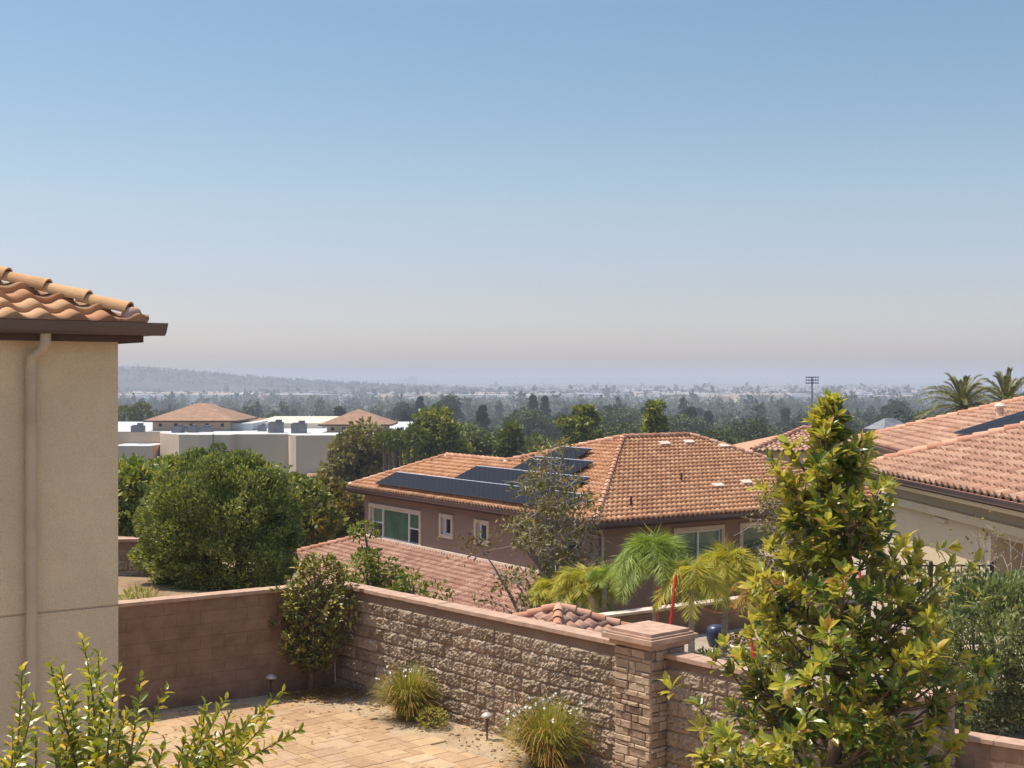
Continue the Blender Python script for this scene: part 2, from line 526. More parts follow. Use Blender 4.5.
def fronds(fol, rachis, base, n, length, el0, el1, droop, leaflets, ll, lw, r, hang=.5, az0=0., fwd=.6, out=.8, jit=.22):
    """feather palm fronds round a crown point"""
    for i in range(n):
        az = az0 + i * 2.399 + r.normal() * .15
        el = el0 + (el1 - el0) * (i / max(1, n - 1)) + r.normal() * .08
        d = V(math.cos(az) * math.cos(el), math.sin(az) * math.cos(el), math.sin(el))
        Lg = length * (.8 + .35 * r.random())
        t = np.linspace(0, 1, 9)[:, None]
        pts = base + d * Lg * t + V(0, 0, -droop * Lg) * t ** 2.2
        if rachis is not None:
            rachis.tube(pts, np.linspace(lw * .6, lw * .2, 9), 4, False)
        s = .12 + .88 * np.linspace(0, 1, leaflets)
        P = np.stack([np.interp(s, t[:, 0], pts[:, j]) for j in range(3)], 1)
        T = nrm(np.gradient(P, axis=0))
        side = nrm(np.cross(T, V(0, 0, 1)))
        for sg in (-1, 1):
            D = T * fwd + side * sg * out + V(0, 0, -hang) + r.normal(size=P.shape) * jit
            prof = np.sin(np.clip(s, 0, 1) * math.pi * .85 + .25)
            leaf_quads(fol, P, D, np.cross(D, T) + 1e-4, ll * (.35 + .75 * prof) * (.85 + .3 * r.random(leaflets)), lw * 1.5)


# ------------------------------------------------------------------ roofs
def wave(t):
    t = t % 1.0
    return np.where(t < .56, .060 * np.sin(np.pi * t / .56), -.018 * np.sin(np.pi * (t - .56) / .44))


def tile_plane(name, O, ea, eb, poly, mat, root, tw=.30, cl=.36, amp=1.0, lift=.05, seg=8):
    """courses of S tiles on a roof plane; poly = convex [(a, b)] counter-clockwise, b up the slope"""
    O, ea, eb = (np.asarray(q, float) for q in (O, ea, eb))
    en = np.cross(ea, eb)
    if en[2] < 0: en = -en
    off = wloc(root)
    A = [p[0] for p in poly]; B = [p[1] for p in poly]
    a = np.arange(math.floor(min(A) / tw) * tw, max(A) + tw, tw / seg)
    w = wave(a / tw) * amp
    bm = bmesh.new(); uvl = bm.loops.layers.uv.new('UVMap')
    k0, k1 = math.floor(min(B) / cl), math.ceil(max(B) / cl)
    rr = np.random.default_rng(3)
    for k in range(k0, k1):
        jit = np.repeat(rr.normal(size=len(a) // seg + 1) * .004, seg)[:len(a)]
        rows = ((k * cl, w * .9 - .012), (k * cl, w + lift + jit), ((k + 1) * cl + .01, w * .92 + .008))
        vr = []
        for b, hh in rows:
            P = O + ea * a[:, None] + eb * b + en * hh[:, None] - off
            vr.append([bm.verts.new(p) for p in P])
        for i in range(len(a) - 1):
            for q in (0, 1):
                f = bm.faces.new((vr[q][i], vr[q][i + 1], vr[q + 1][i + 1], vr[q + 1][i]))
                f.smooth = (q == 1)
                for lp in f.loops:
                    lp[uvl].uv = ((a[i] + a[i + 1]) / 2 / tw + .001, k + .5)
    n = len(poly)
    cen = np.mean(np.array(poly), 0)
    for i in range(n):
        p, q = np.array(poly[i]), np.array(poly[(i + 1) % n])
        e = q - p; nn = V(e[1], -e[0])
        if np.dot(nn, cen - p) > 0: nn = -nn
        if abs(e[1]) < 1e-6 and p[1] <= min(B) + 1e-6: continue      # the eave keeps its scallops
        co = O + ea * p[0] + eb * p[1] - off
        no = ea * nn[0] + eb * nn[1]
        bmesh.ops.bisect_plane(bm, geom=bm.verts[:] + bm.edges[:] + bm.faces[:], plane_co=co, plane_no=no, clear_outer=True)
    me = bpy.data.meshes.new(name); bm.normal_update(); bm.to_mesh(me); bm.free()
    o = bpy.data.objects.new(name, me); me.materials.append(mat); o.parent = root; C.objects.link(o)
    return o


def cap_tiles(mb, p0, p1, r=.12, L=.42, rise=.04):
    """overlapping half-round hip tiles from p0 (low) up to p1"""
    p0, p1 = np.asarray(p0, float), np.asarray(p1, float)
    d = p1 - p0; T = np.linalg.norm(d); d = d / T
    s = nrm(np.cross(d, V(0, 0, 1))); u = np.cross(s, d)
    n = max(1, int(round(T / (L * .88)))); st = T / n
    ang = np.linspace(-.15, math.pi + .15, 15)
    for i in range(n):
        a0, a1 = i * st - .02, (i + 1) * st + .05
        vs = []
        for aa, rr, lf in ((a0, r, .022), (a1, r * .82, 0.0)):
            c = p0 + d * aa + u * (rise + lf - .03)
            for k in (1.0, .84):
                vs.append(c + rr * k * (np.cos(ang)[:, None] * s + np.sin(ang)[:, None] * u))
        m = len(ang)
        fs = []
        for j in range(m - 1):
            fs += [(j, j + 1, 2 * m + j + 1, 2 * m + j), (m + j, 3 * m + j, 3 * m + j + 1, m + j + 1),
                   (j, m + j, m + j + 1, j + 1), (2 * m + j, 2 * m + j + 1, 3 * m + j + 1, 3 * m + j)]
        mb.add(np.concatenate(vs), fs)
    return mb


GUT = [(0, 0), (0, -.12), (.06, -.12), (.085, -.09), (.11, -.03), (.12, 0), (.105, 0), (.09, -.03), (.07, -.085), (.015, -.085), (.015, 0)]


def wall_panel(mb, O, e, n, L, z0, z1, holes=(), depth=.12):
    """one wall face from O along e, with openings (a0, a1, z0, z1) and their reveals"""
    O, e, n = np.asarray(O, float), np.asarray(e, float), np.asarray(n, float)
    As = sorted({0, L, *[h[0] for h in holes], *[h[1] for h in holes]})
    Zs = sorted({z0, z1, *[h[2] for h in holes], *[h[3] for h in holes]})

    def P(a, z, d=0.):
        q = O + e * a - n * d
        return V(q[0], q[1], z)
    for i in range(len(As) - 1):
        for j in range(len(Zs) - 1):
            am, zm = (As[i] + As[i + 1]) / 2, (Zs[j] + Zs[j + 1]) / 2
            if any(h[0] < am < h[1] and h[2] < zm < h[3] for h in holes): continue
            mb.quad(P(As[i], Zs[j]), P(As[i + 1], Zs[j]), P(As[i + 1], Zs[j + 1]), P(As[i], Zs[j + 1]))
    for a0, a1, b0, b1 in holes:
        for (p, q) in (((a0, b0), (a1, b0)), ((a1, b0), (a1, b1)), ((a1, b1), (a0, b1)), ((a0, b1), (a0, b0))):
            mb.quad(P(*p), P(*q), P(*q, depth), P(*p, depth))
    return mb


def window(root, O, e, n, a0, a1, z0, z1, cols=(1,), bars=(), trim=.1, glass='glass_dark', rows=None, glass2=None):
    """trim surround, frame with mullions (part), panes (sub-parts) set back in the opening; cols = relative widths, bars = columns with a cross bar"""
    O, e, n = np.asarray(O, float), np.asarray(e, float), np.asarray(n, float)
    e3, n3, up = V(*e[:2], 0), V(*n[:2], 0), V(0, 0, 1)

    def P(a, z, d): return V(*(O + e * a)[:2], z) + n3 * d
    fr = MB(); t = trim
    w, hh = a1 - a0, z1 - z0
    for (ca, cz, sa, sz) in (((a0 + a1) / 2, z1 + t / 2, w + 2 * t, t), ((a0 + a1) / 2, z0 - t / 2, w + 2 * t, t),
                             (a0 - t / 2, (z0 + z1) / 2, t, hh), (a1 + t / 2, (z0 + z1) / 2, t, hh)):
        fr.box(P(ca, cz, .025), (sa, .055, sz), e3, n3)
    wf = part('window', fr, M['trim'], root)
    vy = MB(); f = .05
    xs = np.concatenate([[0], np.cumsum(cols)]) / sum(cols) * w + a0
    for (ca, cz, sa, sz) in (((a0 + a1) / 2, z1 - f / 2, w, f), ((a0 + a1) / 2, z0 + f / 2, w, f)):
        vy.box(P(ca, cz, -.05), (sa, .05, sz), e3, n3)
    for x in xs:
        vy.box(P(min(max(x, a0 + f / 2), a1 - f / 2), (z0 + z1) / 2, -.05), (f * (1.3 if a0 < x < a1 else 1), .052, hh - 2 * f), e3, n3)
    for i in bars:
        vy.box(P((xs[i] + xs[i + 1]) / 2, (z0 + z1) / 2, -.05), (xs[i + 1] - xs[i] - 1.3 * f, .048, f * .9), e3, n3)
    part('frame', vy, M['vinyl'], wf)
    for i in range(len(cols)):
        if i in bars and glass2:
            g = MB(); g.box(P((xs[i] + xs[i + 1]) / 2, (z0 + 3 * z1) / 4, -.08), (xs[i + 1] - xs[i], .012, hh / 2), e3, n3); part('pane', g, M[glass], wf)
            g = MB(); g.box(P((xs[i] + xs[i + 1]) / 2, (3 * z0 + z1) / 4, -.081), (xs[i + 1] - xs[i], .012, hh / 2 - .002), e3, n3); part('pane', g, M[glass2], wf)
        else:
            g = MB(); g.box(P((xs[i] + xs[i + 1]) / 2, (z0 + z1) / 2, -.08), (xs[i + 1] - xs[i], .012, hh), e3, n3); part('pane', g, M[glass], wf)
    return wf


# ================================================================== camera, light, sky, haze
cam = bpy.data.cameras.new('camera'); co = bpy.data.objects.new('camera', cam); C.objects.link(co)
cam.sensor_width = 36; cam.lens = F / 1024 * 36; cam.clip_start = .1; cam.clip_end = 30000
co.location = (0, 0, H)
co.rotation_euler = (R(90) - math.atan((384 - HOR) / F), 0, 0)
scene.camera = co

SUN = nrm(V(-1.75, .50, 3.7))
sl = bpy.data.lights.new('sun', 'SUN'); so = bpy.data.objects.new('sun', sl); C.objects.link(so)
sl.energy = 4.0; sl.angle = R(.53); sl.color = (1.0, .93, .82)
so.rotation_euler = Vector(-SUN).to_track_quat('-Z', 'Y').to_euler()
so.location = (-40, 10, 80)
w = bpy.data.worlds.new('World'); scene.world = w; w.use_nodes = True
nt = w.node_tree; bg = nt.nodes['Background']
sky = nt.nodes.new('ShaderNodeTexSky'); sky.sky_type = 'NISHITA'; sky.sun_disc = False
sky.sun_elevation = math.asin(SUN[2]); sky.sun_rotation = math.atan2(SUN[0], SUN[1])
sky.air_density = 1.0; sky.dust_density = 1.2; sky.ozone_density = 1.8; sky.altitude = 100
# the smog layer low in the sky is greyer and pinker than clear air; the unseen zenith is brightened as added fill for the shade
wc = nt.nodes.new('ShaderNodeTexCoord'); wx = nt.nodes.new('ShaderNodeSeparateXYZ'); wr = nt.nodes.new('ShaderNodeValToRGB'); wm_ = nt.nodes.new('ShaderNodeMix')
wm_.data_type = 'RGBA'; wm_.blend_type = 'MULTIPLY'; wm_.inputs[0].default_value = 1
nt.links.new(wc.outputs['Generated'], wx.inputs[0]); nt.links.new(wx.outputs['Z'], wr.inputs[0]); nt.links.new(wr.outputs[0], wm_.inputs[7])
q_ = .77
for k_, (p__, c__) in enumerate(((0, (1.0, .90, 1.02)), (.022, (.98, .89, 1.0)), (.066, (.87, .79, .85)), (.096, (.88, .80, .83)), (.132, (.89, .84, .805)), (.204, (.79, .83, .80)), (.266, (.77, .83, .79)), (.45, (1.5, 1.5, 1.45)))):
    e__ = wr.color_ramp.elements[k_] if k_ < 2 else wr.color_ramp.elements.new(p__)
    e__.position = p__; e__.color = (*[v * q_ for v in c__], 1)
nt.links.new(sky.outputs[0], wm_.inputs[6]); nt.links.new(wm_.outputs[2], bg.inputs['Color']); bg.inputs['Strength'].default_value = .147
scene.view_settings.view_transform = 'Standard'; scene.view_settings.look = 'None'
scene.view_settings.gamma = 1; scene.view_settings.exposure = .50
scene.cycles.use_denoising = True
scene.cycles.max_bounces = 6; scene.cycles.volume_bounces = 1
scene.cycles.diffuse_bounces = 3; scene.cycles.transparent_max_bounces = 4

hz = MB().box((0, 6200, 1), (22000, 13600, 72))
hm = bpy.data.materials.new('haze'); hm.use_nodes = True
ht = hm.node_tree; ht.nodes.remove(ht.nodes['Principled BSDF'])
pv = ht.nodes.new('ShaderNodeVolumePrincipled')
pv.inputs['Color'].default_value = (.62, .65, .75, 1); pv.inputs['Density'].default_value = 3.3e-4; pv.inputs['Anisotropy'].default_value = 0.0
ht.links.new(pv.outputs[0], ht.nodes['Material Output'].inputs['Volume'])
single('haze', hz, hm, kind='stuff', label='pale summer haze over the whole valley', cat='haze')

# ================================================================== terrain
TY = [-40, 19, 62, 95, 200, 400, 700, 1000, 12500]
TZ = [-4.6, -4.6, -4.8, -7.0, -13, -20, -27, -30, -30]


def tz(Y):
    return float(np.interp(Y, TY, TZ))


ys = np.concatenate([np.linspace(-40, 100, 29), np.geomspace(110, 12500, 60)])
us = np.linspace(-1, 1, 61)
tv, tf = [], []
for Y in ys:
    hw = 60 + .75 * max(Y, 0)
    for u in us:
        tv.append((u * hw, Y, tz(Y) + (rng.normal() * .004 * min(Y, 150) if Y > 70 else 0)))
m = len(us)
for i in range(len(ys) - 1):
    for j in range(m - 1):
        tf.append((i * m + j, i * m + j + 1, (i + 1) * m + j + 1, (i + 1) * m + j))
single('ground', MB().add(tv, np.array(tf)), M['land'], smooth=True, kind='structure', label='wide hazy valley floor reaching the horizon', cat='ground')

# far hills on the left, higher than the valley
hv, hf = [], []
xs_ = np.linspace(-1500, 150, 120); vs_ = np.linspace(0, 1, 26)


def ridge(px):
    return float(np.interp(px, [-100, 60, 120, 160, 210, 260, 330, 400, 470, 560], [10, 12, 11, 9.5, 5.5, 1.0, -3.5, -7, -11, -17]))


for i, X in enumerate(xs_):
    top = H + ridge(512 + X / 3000 * F) / F * 3000 * (1 + .05 * math.sin(X * .021) * math.sin(X * .009)) + rng.normal() * .5
    for v in vs_:
        s = math.sin(math.pi * v) ** .8
        hv.append((X, 2550 + 900 * v, -31 + (top + 31) * s + rng.normal() * .8 * s))
for i in range(len(xs_) - 1):
    for j in range(25):
        hf.append((i * 26 + j, (i + 1) * 26 + j, (i + 1) * 26 + j + 1, i * 26 + j + 1))
single('hills', MB().add(hv, np.array(hf)), M['hill'], smooth=True, kind='structure', label='low brushy hill fading in the haze at the left', cat='hill')
dv = []
dX = np.linspace(-7000, 7000, 140)
for X in dX:
    for j, v in enumerate((0, .5, 1)):
        dv.append((X, 9000 + 800 * v, -31 + (0, 40 + 9 * math.sin(X * .0011) + 5 * math.sin(X * .0043 + 1), 0)[j]))
df = [(i * 3 + j, (i + 1) * 3 + j, (i + 1) * 3 + j + 1, i * 3 + j + 1) for i in range(139) for j in range(2)]
single('hills', MB().add(dv, np.array(df)), M['hill'], smooth=True, kind='structure', label='faint low skyline of land at the hazy horizon', cat='hill')

# ================================================================== our yard
d1 = nrm(V(2.65, 1.82)); dB = V(*d1, 0)                 # along the back wall (and the left house)
K = V(-3.0, 22.75)
dS_ = nrm(V(.655, -.755)); dS = V(*dS_, 0); nS = V(-dS_[1] * -1, 0, 0)
nS = V(-.755, -.655, 0); nS = nrm(nS)
nBk = V(dB[1], -dB[0], 0)                                # front normal of the back wall (towards us)
PC = V(1.78, 17.3)                                        # pillar centre
C2 = K + dS_ * 9.15                                       # corner hidden behind the magnolia
B0 = K - d1 * 9.0
E2 = C2 + nrm(V(.85, .52)) * 3.3
yard = [(-14, -8), (12, -8), (12, 13.2), (8.2, 15.6), tuple(E2 + V(.5, .0)), tuple(E2), tuple(C2), tuple(K), tuple(B0), (-14, B0[1])]
single('ground', MB().prism(yard, -6.2, 0.0), M['soil'], kind='structure', label='dry sandy soil strip at the foot of the block walls', cat='soil')
terr = [tuple(K + dS_ * 2.6 + V(.25, .2)), tuple(C2 + V(.15, .25)), tuple(E2 + V(0, .25)), (8.4, 15.9), (12.2, 13.4), (30, 13.4), (30, 50), (7.6, 50), (7.4, 29.6), (5.9, 28.9), (1.7, 26.4), (-.9, 24.3)]
single('terrace', MB().prism(terr, -6.1, -.03), M['terrace'], kind='structure', label='pale soil terrace of the neighbouring garden', cat='terrace')

# pavers: random ashlar on a .15 m module, laid along the walls
pv_, jb = MB(), MB()
gu, gv = 66, 60; occ = np.zeros((gu, gv), bool); mod = .155
r = np.random.default_rng(11)
pe, pn = dS_, V(-d1[0], -d1[1])
pn = nrm(V(-.755, -.655))
P0 = K + pn * .0


def in_patio(q):
    db = np.dot(q - K, nBk[:2]); ds = np.dot(q - K, nS[:2])
    s = np.dot(q - K, dS_)
    edge = .95 + .06 * math.sin(s * 2.1)
    if db < .42 or ds < edge: return False
    a, b = max(0, 1.5 - (db - .42)), max(0, 1.5 - (ds - edge))
    return a * a + b * b < 1.5 ** 2


for i in range(gu):
    for j in range(gv):
        if occ[i, j]: continue
        ok = False
        for (a, b) in random.Random(i * 997 + j).sample([(2, 2), (3, 2), (2, 3), (2, 1), (1, 2), (3, 2)], 6) + [(1, 1)]:
            if i + a <= gu and j + b <= gv and not occ[i:i + a, j:j + b].any(): ok = True; break
        if not ok: continue
        occ[i:i + a, j:j + b] = True
        cs = P0 + dS_ * ((i + a / 2) * mod - .6) + pn * (j + b / 2) * mod
        if not in_patio(cs): continue
        g, z = .006, .022 + r.normal() * .0012
        hx, hy = a * mod / 2 - g, b * mod / 2 - g
        top = [cs + dS_ * sx * (hx - .008) + pn * sy * (hy - .008) for sx, sy in ((-1, -1), (1, -1), (1, 1), (-1, 1))]
        bot = [cs + dS_ * sx * hx + pn * sy * hy for sx, sy in ((-1, -1), (1, -1), (1, 1), (-1, 1))]
        vs = [(*p, z) for p in top] + [(*p, z - .007) for p in bot] + [(*p, -.01) for p in bot]
        pv_.add(vs, [(0, 1, 2, 3)] + [(4 + k, 4 + (k + 1) % 4, (k + 1) % 4, k) for k in range(4)] + [(8 + k, 8 + (k + 1) % 4, 4 + (k + 1) % 4, 4 + k) for k in range(4)])
        jb.quad(*[(*(cs + dS_ * sx * a * mod / 2 + pn * sy * b * mod / 2), .008) for sx, sy in ((-1, -1), (1, -1), (1, 1), (-1, 1))])
pat = thing('patio', (*K, 0), 'golden tan paver patio laid in a random block pattern', 'patio'); pat['kind'] = 'structure'
part('paver_surface', pv_, M['paver'], pat)
part('joint_sand', jb, M['joint'], pat, recalc=False)

# bank behind the back wall
bk0, bk1 = K - d1 * 1.0 + V(-.15, .3), B0 + V(-.15, .3)
bank = [tuple(bk1), tuple(bk0), tuple(K + V(-.5, .1)), (-5.0, 31.5), (-9.0, 33), (-18, 33), (-18, 16.5)]
single('bank', MB().prism(bank, -6.0, [1.45, 1.40, 1.40, 1.0, 1.3, 1.7, 1.5]), M['mulch'], kind='structure', label='brown mulched bank above the back wall', cat='bank')


def rough_face(mb, O, e, n, L, z0, z1, bw=.40, bh=.2, res=.025, amp=.036, seed=1):
    """courses of split-face blocks: each block a rough, bulging little surface with sunk joints"""
    rr = np.random.default_rng(seed)
    rows = int(round((z1 - z0) / bh))
    for k in range(rows):
        a = -(bw / 2 if k % 2 else 0) * 1.0
        while a < L - 1e-3:
            a0, a1 = max(a, 0), min(a + bw, L)
            a += bw
            if a1 - a0 < .04: continue
            nx, nz = max(3, int((a1 - a0) / res) + 1), max(3, int(bh / res) + 1)
            gx, gz = np.meshgrid(np.linspace(0, 1, nx), np.linspace(0, 1, nz), indexing='ij')
            edge = np.minimum(np.minimum(gx, 1 - gx) * (a1 - a0), np.minimum(gz, 1 - gz) * bh)
            bul = np.clip(edge / .03, 0, 1) ** .6
            ns = rr.normal(size=gx.shape)
            lo = rr.normal(size=(4, 3))
            ix, iz = gx * 2.999, gz * 1.999
            x0, zz0 = ix.astype(int), iz.astype(int); fx, fz = ix - x0, iz - zz0
            low = (lo[x0, zz0] * (1 - fx) * (1 - fz) + lo[np.minimum(x0 + 1, 3), zz0] * fx * (1 - fz) + lo[x0, np.minimum(zz0 + 1, 2)] * (1 - fx) * fz + lo[np.minimum(x0 + 1, 3), np.minimum(zz0 + 1, 2)] * fx * fz)
            dd = bul * (amp * .75 + amp * .38 * low + amp * .30 * ns) - .004
            jx = rr.normal(size=gx.shape) * .005 * (bul > .9); jz = rr.normal(size=gx.shape) * .005 * (bul > .9)
            A = a0 + .004 + gx * (a1 - a0 - .008) + jx; Z = z0 + k * bh + .004 + gz * (bh - .008) + jz
            P = np.asarray(O)[None, None] + e * A[..., None] + n * dd[..., None]; P[..., 2] = Z
            idx = np.arange(nx * nz).reshape(nx, nz)
            fs = np.stack([idx[:-1, :-1], idx[1:, :-1], idx[1:, 1:], idx[:-1, 1:]], -1).reshape(-1, 4)
            mb.add(P.reshape(-1, 3), fs)
    return mb


WT = 1.74


def wall_run(root, p0, e, n, L, top, rough=True, thick=.2, seed=1, z0=-.05):
    """block wall: core (with a smooth top course), split-face courses and overhanging cap blocks"""
    o3 = V(p0[0], p0[1], 0)
    core = MB().box(o3 + e * L / 2 - n * (thick / 2 + .004) + V(0, 0, (z0 + top - .055) / 2), (L, thick, top - .055 - z0), e, n)
    part('wall_core', core, M['block_smooth'], root)
    if not rough:
        bc = MB(); rr = np.random.default_rng(seed); zk = top - .055
        k = 0
        while zk > z0 + .05:
            zb_ = max(z0, zk - .2); a = -.2 if k % 2 else 0.
            while a < L - .02:
                a0, a1 = max(a, 0) + .0015, min(a + .4, L) - .0015; a += .4
                if a1 - a0 > .03: bc.box(o3 + e * (a0 + a1) / 2 + n * (.004 + rr.normal() * .0005) + V(0, 0, (zb_ + zk) / 2), (a1 - a0, .014, zk - zb_ - .003), e, n)
            zk -= .2; k += 1
        part('block_face', bc, M['block_face'], root)
    if rough:
        part('split_face_blocks', rough_face(MB(), o3, e, n, L, -.06, top - .055 - .20, seed=seed), M['split'], root)
    cp = MB(); nb = max(1, int(round(L / .4))); st = L / nb
    rr = np.random.default_rng(seed)
    for i in range(nb):
        cp.box(o3 + e * (i + .5) * st - n * (thick / 2 + rr.normal() * .002) + V(0, 0, top - .0275 + rr.normal() * .0015), (st - .004, thick + .10, .055), e, n)
    part('cap', cp, M['cap'], root)


wb = thing('block_wall', (*(B0 + (K - B0) / 2), 0), 'smooth brown block wall in shade behind the patio, below the round bush', 'wall')
wall_run(wb, B0, dB, nBk, 9.0 - .02, WT, rough=False, seed=3)
# raked joints of the back wall, thin recess lines as real fine strips
ws = thing('block_wall', (*(K + dS_ * 3), 0), 'rough split face block wall running from the corner tree to the stone pillar', 'wall')
sp = np.dot(PC - K, dS_)
wall_run(ws, K, dS, nS, sp - .33, WT, seed=5)
wr = thing('block_wall', (*(K + dS_ * 8), 0), 'rough split face block wall right of the stone pillar, partly behind the magnolia', 'wall')
wall_run(wr, K + dS_ * (sp + .33), dS, nS, 9.15 - sp - .33, WT - .03, seed=6)
dW = nrm(V(.85, .52)); w2 = thing('block_wall', (*C2, 0), 'shaded garden wall behind the lower magnolia branches', 'wall')
wall_run(w2, C2 + dW * .02, V(*dW, 0), V(dW[1], -dW[0], 0), 3.28, 1.12, rough=True, seed=8)
dX3 = nrm(V(.80, -.60)); w3 = thing('block_wall', (*E2, 0), 'low brown garden wall at the right edge below the grey green bush', 'wall')
wall_run(w3, E2 + V(.12, .03) - dX3 * .45, V(*dX3, 0), V(dX3[1], -dX3[0], 0), 3.4, .52, rough=False, seed=9)
wn = thing('block_wall', (-8, 25.6, 1.3), 'short stone block wall on the bank left of the round bush', 'wall')
wall_run(wn, V(-10.5, 25.2), nrm(V(1, .12, 0)), nrm(V(.12, -1, 0)), 3.6, 2.15, rough=True, seed=10, z0=1.0)

# stone pillar
pl = thing('stone_pillar', (*PC, 0), 'ledge stone pillar with a stepped concrete cap between the two split face walls', 'pillar')
cor, stn = MB().box((*PC, .88), (.56, .56, 1.82), dS, nS), MB()
rr = np.random.default_rng(21)
for fdir, fn in ((dS, nS), (nS, dS), (dS, -nS), (nS, -dS)):
    z = -.03
    while z < 1.79:
        hh = min(rr.choice([.055, .075, .1, .12]), 1.80 - z)
        if hh < .03: break
        a = -.315
        while a < .315:
            L = rr.choice([.12, .18, .24, .3]); L = min(L, .315 - a)
            if .315 - a - L < .07: L = .315 - a
            pr = .03 + rr.random() * .03
            c = V(*PC, z + hh / 2) + fdir * (a + L / 2) + fn * (.28 + pr / 2 - .01)
            ex = L - .008; b = .35 * pr
            j = lambda k: rr.normal() * k
            o_ = V(*PC, z) + fdir * a + fn * .272
            vs = []
            for dd, ins in ((0, 0), (pr, .0), (pr + .012, .012)):
                for (qa, qz) in ((.004, .003), (L - .004, .003), (L - .004, hh - .003), (.004, hh - .003)):
                    ia = ins if qa < L / 2 else -ins; iz = ins * .8 if qz < hh / 2 else -ins * .8
                    vs.append(o_ + fdir * (qa + ia + j(.002)) + V(0, 0, qz + iz + j(.002)) + fn * (dd + j(.004) * (dd > 0)))
            fs = [(8, 9, 10, 11)]
            for q in (0, 4):
                fs += [(q + k, q + (k + 1) % 4, q + 4 + (k + 1) % 4, q + 4 + k) for k in range(4)]
            stn.add(vs, fs)
            a += L
        z += hh
part('core', cor, M['mortar'], pl); part('stone_veneer', stn, M['stone'], pl)
cp = MB()
for z0, z1, sd in ((1.79, 1.86, .74), (1.863, 1.925, .88), (1.928, 1.95, .80), (1.953, 1.99, .72)):
    cp.box((*PC, (z0 + z1) / 2), (sd, sd, z1 - z0), dS, nS)
part('cap', cp, M['cap'], pl)


# path lights
def path_light(base, label):
    root = thing('path_light', base, label, 'path light', 'path lights along the walls')
    part('stake', MB().tube([(0, 0, -.02), (0, 0, .33)], .013, 8).lathe((0, 0, 0), [(.022, .27), (.03, .3), (.03, .33), (.0, .335)], 10), M['bronze'], root, True)
    part('lamp_shade', MB().lathe((0, 0, .32), [(.0, .075), (.035, .07), (.075, .045), (.095, .012), (.09, .008), (.03, .02)], 18), M['lamp_cap'], root, True, True)
    return root


path_light((xat(271, 21.8), 21.8, 0), 'small mushroom path light against the shaded back wall')
path_light((xat(487, 19.3), 19.3, 0), 'small mushroom path light in soil between the two grass clumps')
path_light((xat(660, 16.25), 16.25, .08), 'small mushroom path light at the foot of the stone pillar')

# ================================================================== left house
HC = V(-3.087, 10.5); hd = V(.8126, .5829, 0); hn = V(.5829, -.8126, 0)      # along the front, out of the front
lh = thing('house', (HC[0], HC[1], 0), 'tan stucco house corner with golden clay tiles at the left edge', 'house')
o3 = V(*HC, 0)
wm = MB(); LW = 7.0
wall_panel(wm, o3 - hd * LW, hd, hn, LW, -.1, 3.42)
wall_panel(wm, o3 - hd * LW, hd, hn, LW, 3.437, 5.56)
wall_panel(wm, o3 - hd * LW - hn * .012, hd, hn, LW, 3.40, 3.45)
wall_panel(wm, o3, -hn, hd, 9, -.1, 5.56)
part('wall', wm, M['stucco_tan'], lh)
zE = 5.655; p_ = .385; s_ = math.sqrt(1 + p_ * p_)
Q = o3 + hd * .17 + hn * .17 + V(0, 0, zE)
eb = (-hn + V(0, 0, p_)) / s_
tile_plane('roof', Q + V(0, 0, -.035), -hd, eb, [(0, 0), (8, 0), (8, 4 * s_), (4, 4 * s_)], M['tile_gold'], lh, .235, .235, .62, .045, 12)
ebr = (-hd + V(0, 0, p_)) / s_
tile_plane('roof', Q + V(0, 0, -.035), -hn, ebr, [(0, 0), (8, 0), (8, 4 * s_), (4, 4 * s_)], M['tile_gold'], lh, .235, .235, .62, .045, 8)
und = MB(); dz = V(0, 0, -.07)
und.sweep([(0, -.07), (.02, -.07), (.02, -.01), (0, -.01)], Q - hd * 8, Q - hd * .02, hn * .5)
und.quad(Q + dz, Q - hd * 8 + dz, Q - hd * 8 + eb * 4 * s_ + dz, Q - hd * 4 + eb * 4 * s_ + dz)
und.quad(Q + dz, Q - hn * 8 + dz, Q - hn * 8 + ebr * 4 * s_ + dz, Q - hn * 4 + ebr * 4 * s_ + dz)
part('roof_underlay', und, M['fascia'], lh, recalc=False)
hip = Q + V(0, 0, .025)
part('hip_tiles', cap_tiles(MB(), hip + (-hd - hn + V(0, 0, p_)) * .12, hip + (-hd - hn + V(0, 0, p_)) * 4, .080, .40, .015), M['tile_cap_gold'], lh, smooth=False)
plug = MB(); pc_ = hip + (-hd - hn + V(0, 0, p_)) * .09 + V(0, 0, .0)
pts_ = nrm(np.random.default_rng(2).normal(size=(60, 3)))
g_ = MB().lathe(pc_, [(.0, .05), (.04, .047), (.065, .03), (.078, 0), (.075, -.05)], 14)
part('mortar_plug', g_, M['mortar_cap'], lh, smooth=True)
fs_ = MB()
fs_.sweep([(0, -.17), (.03, -.17), (.03, -.01), (0, -.01)], Q - hd * 8 - hn * .05, Q - hd * .02 - hn * .05, hn)
fs_.sweep([(0, -.17), (.03, -.17), (.03, -.012), (0, -.012)], Q - hn * 8 - hd * .05, Q - hn * .05 - hd * .05, hd)
fs_.quad(*(q + V(0, 0, -.155) for q in (Q - hd * 8 - hn * .04, Q - hd * .04 - hn * .04, Q - hd * .3 - hn * .3, Q - hd * 8 - hn * .3)))
part('fascia', fs_, M['fascia'], lh)
gt = MB().sweep([(a * 1.1, b * .8 - .02) for a, b in GUT], Q - hd * 8 - hn * .018, Q + hd * .13 - hn * .018, hn)
gt.sweep([(a * 1.1, b * .8 - .021) for a, b in GUT], Q - hn * 8 - hd * .018, Q + hn * .05 - hd * .018, hd)
part('gutter', gt, M['gutter'], lh)
sd = .68
b0 = o3 - hd * (sd - .07) + hn * .17 + V(0, 0, zE - .10)
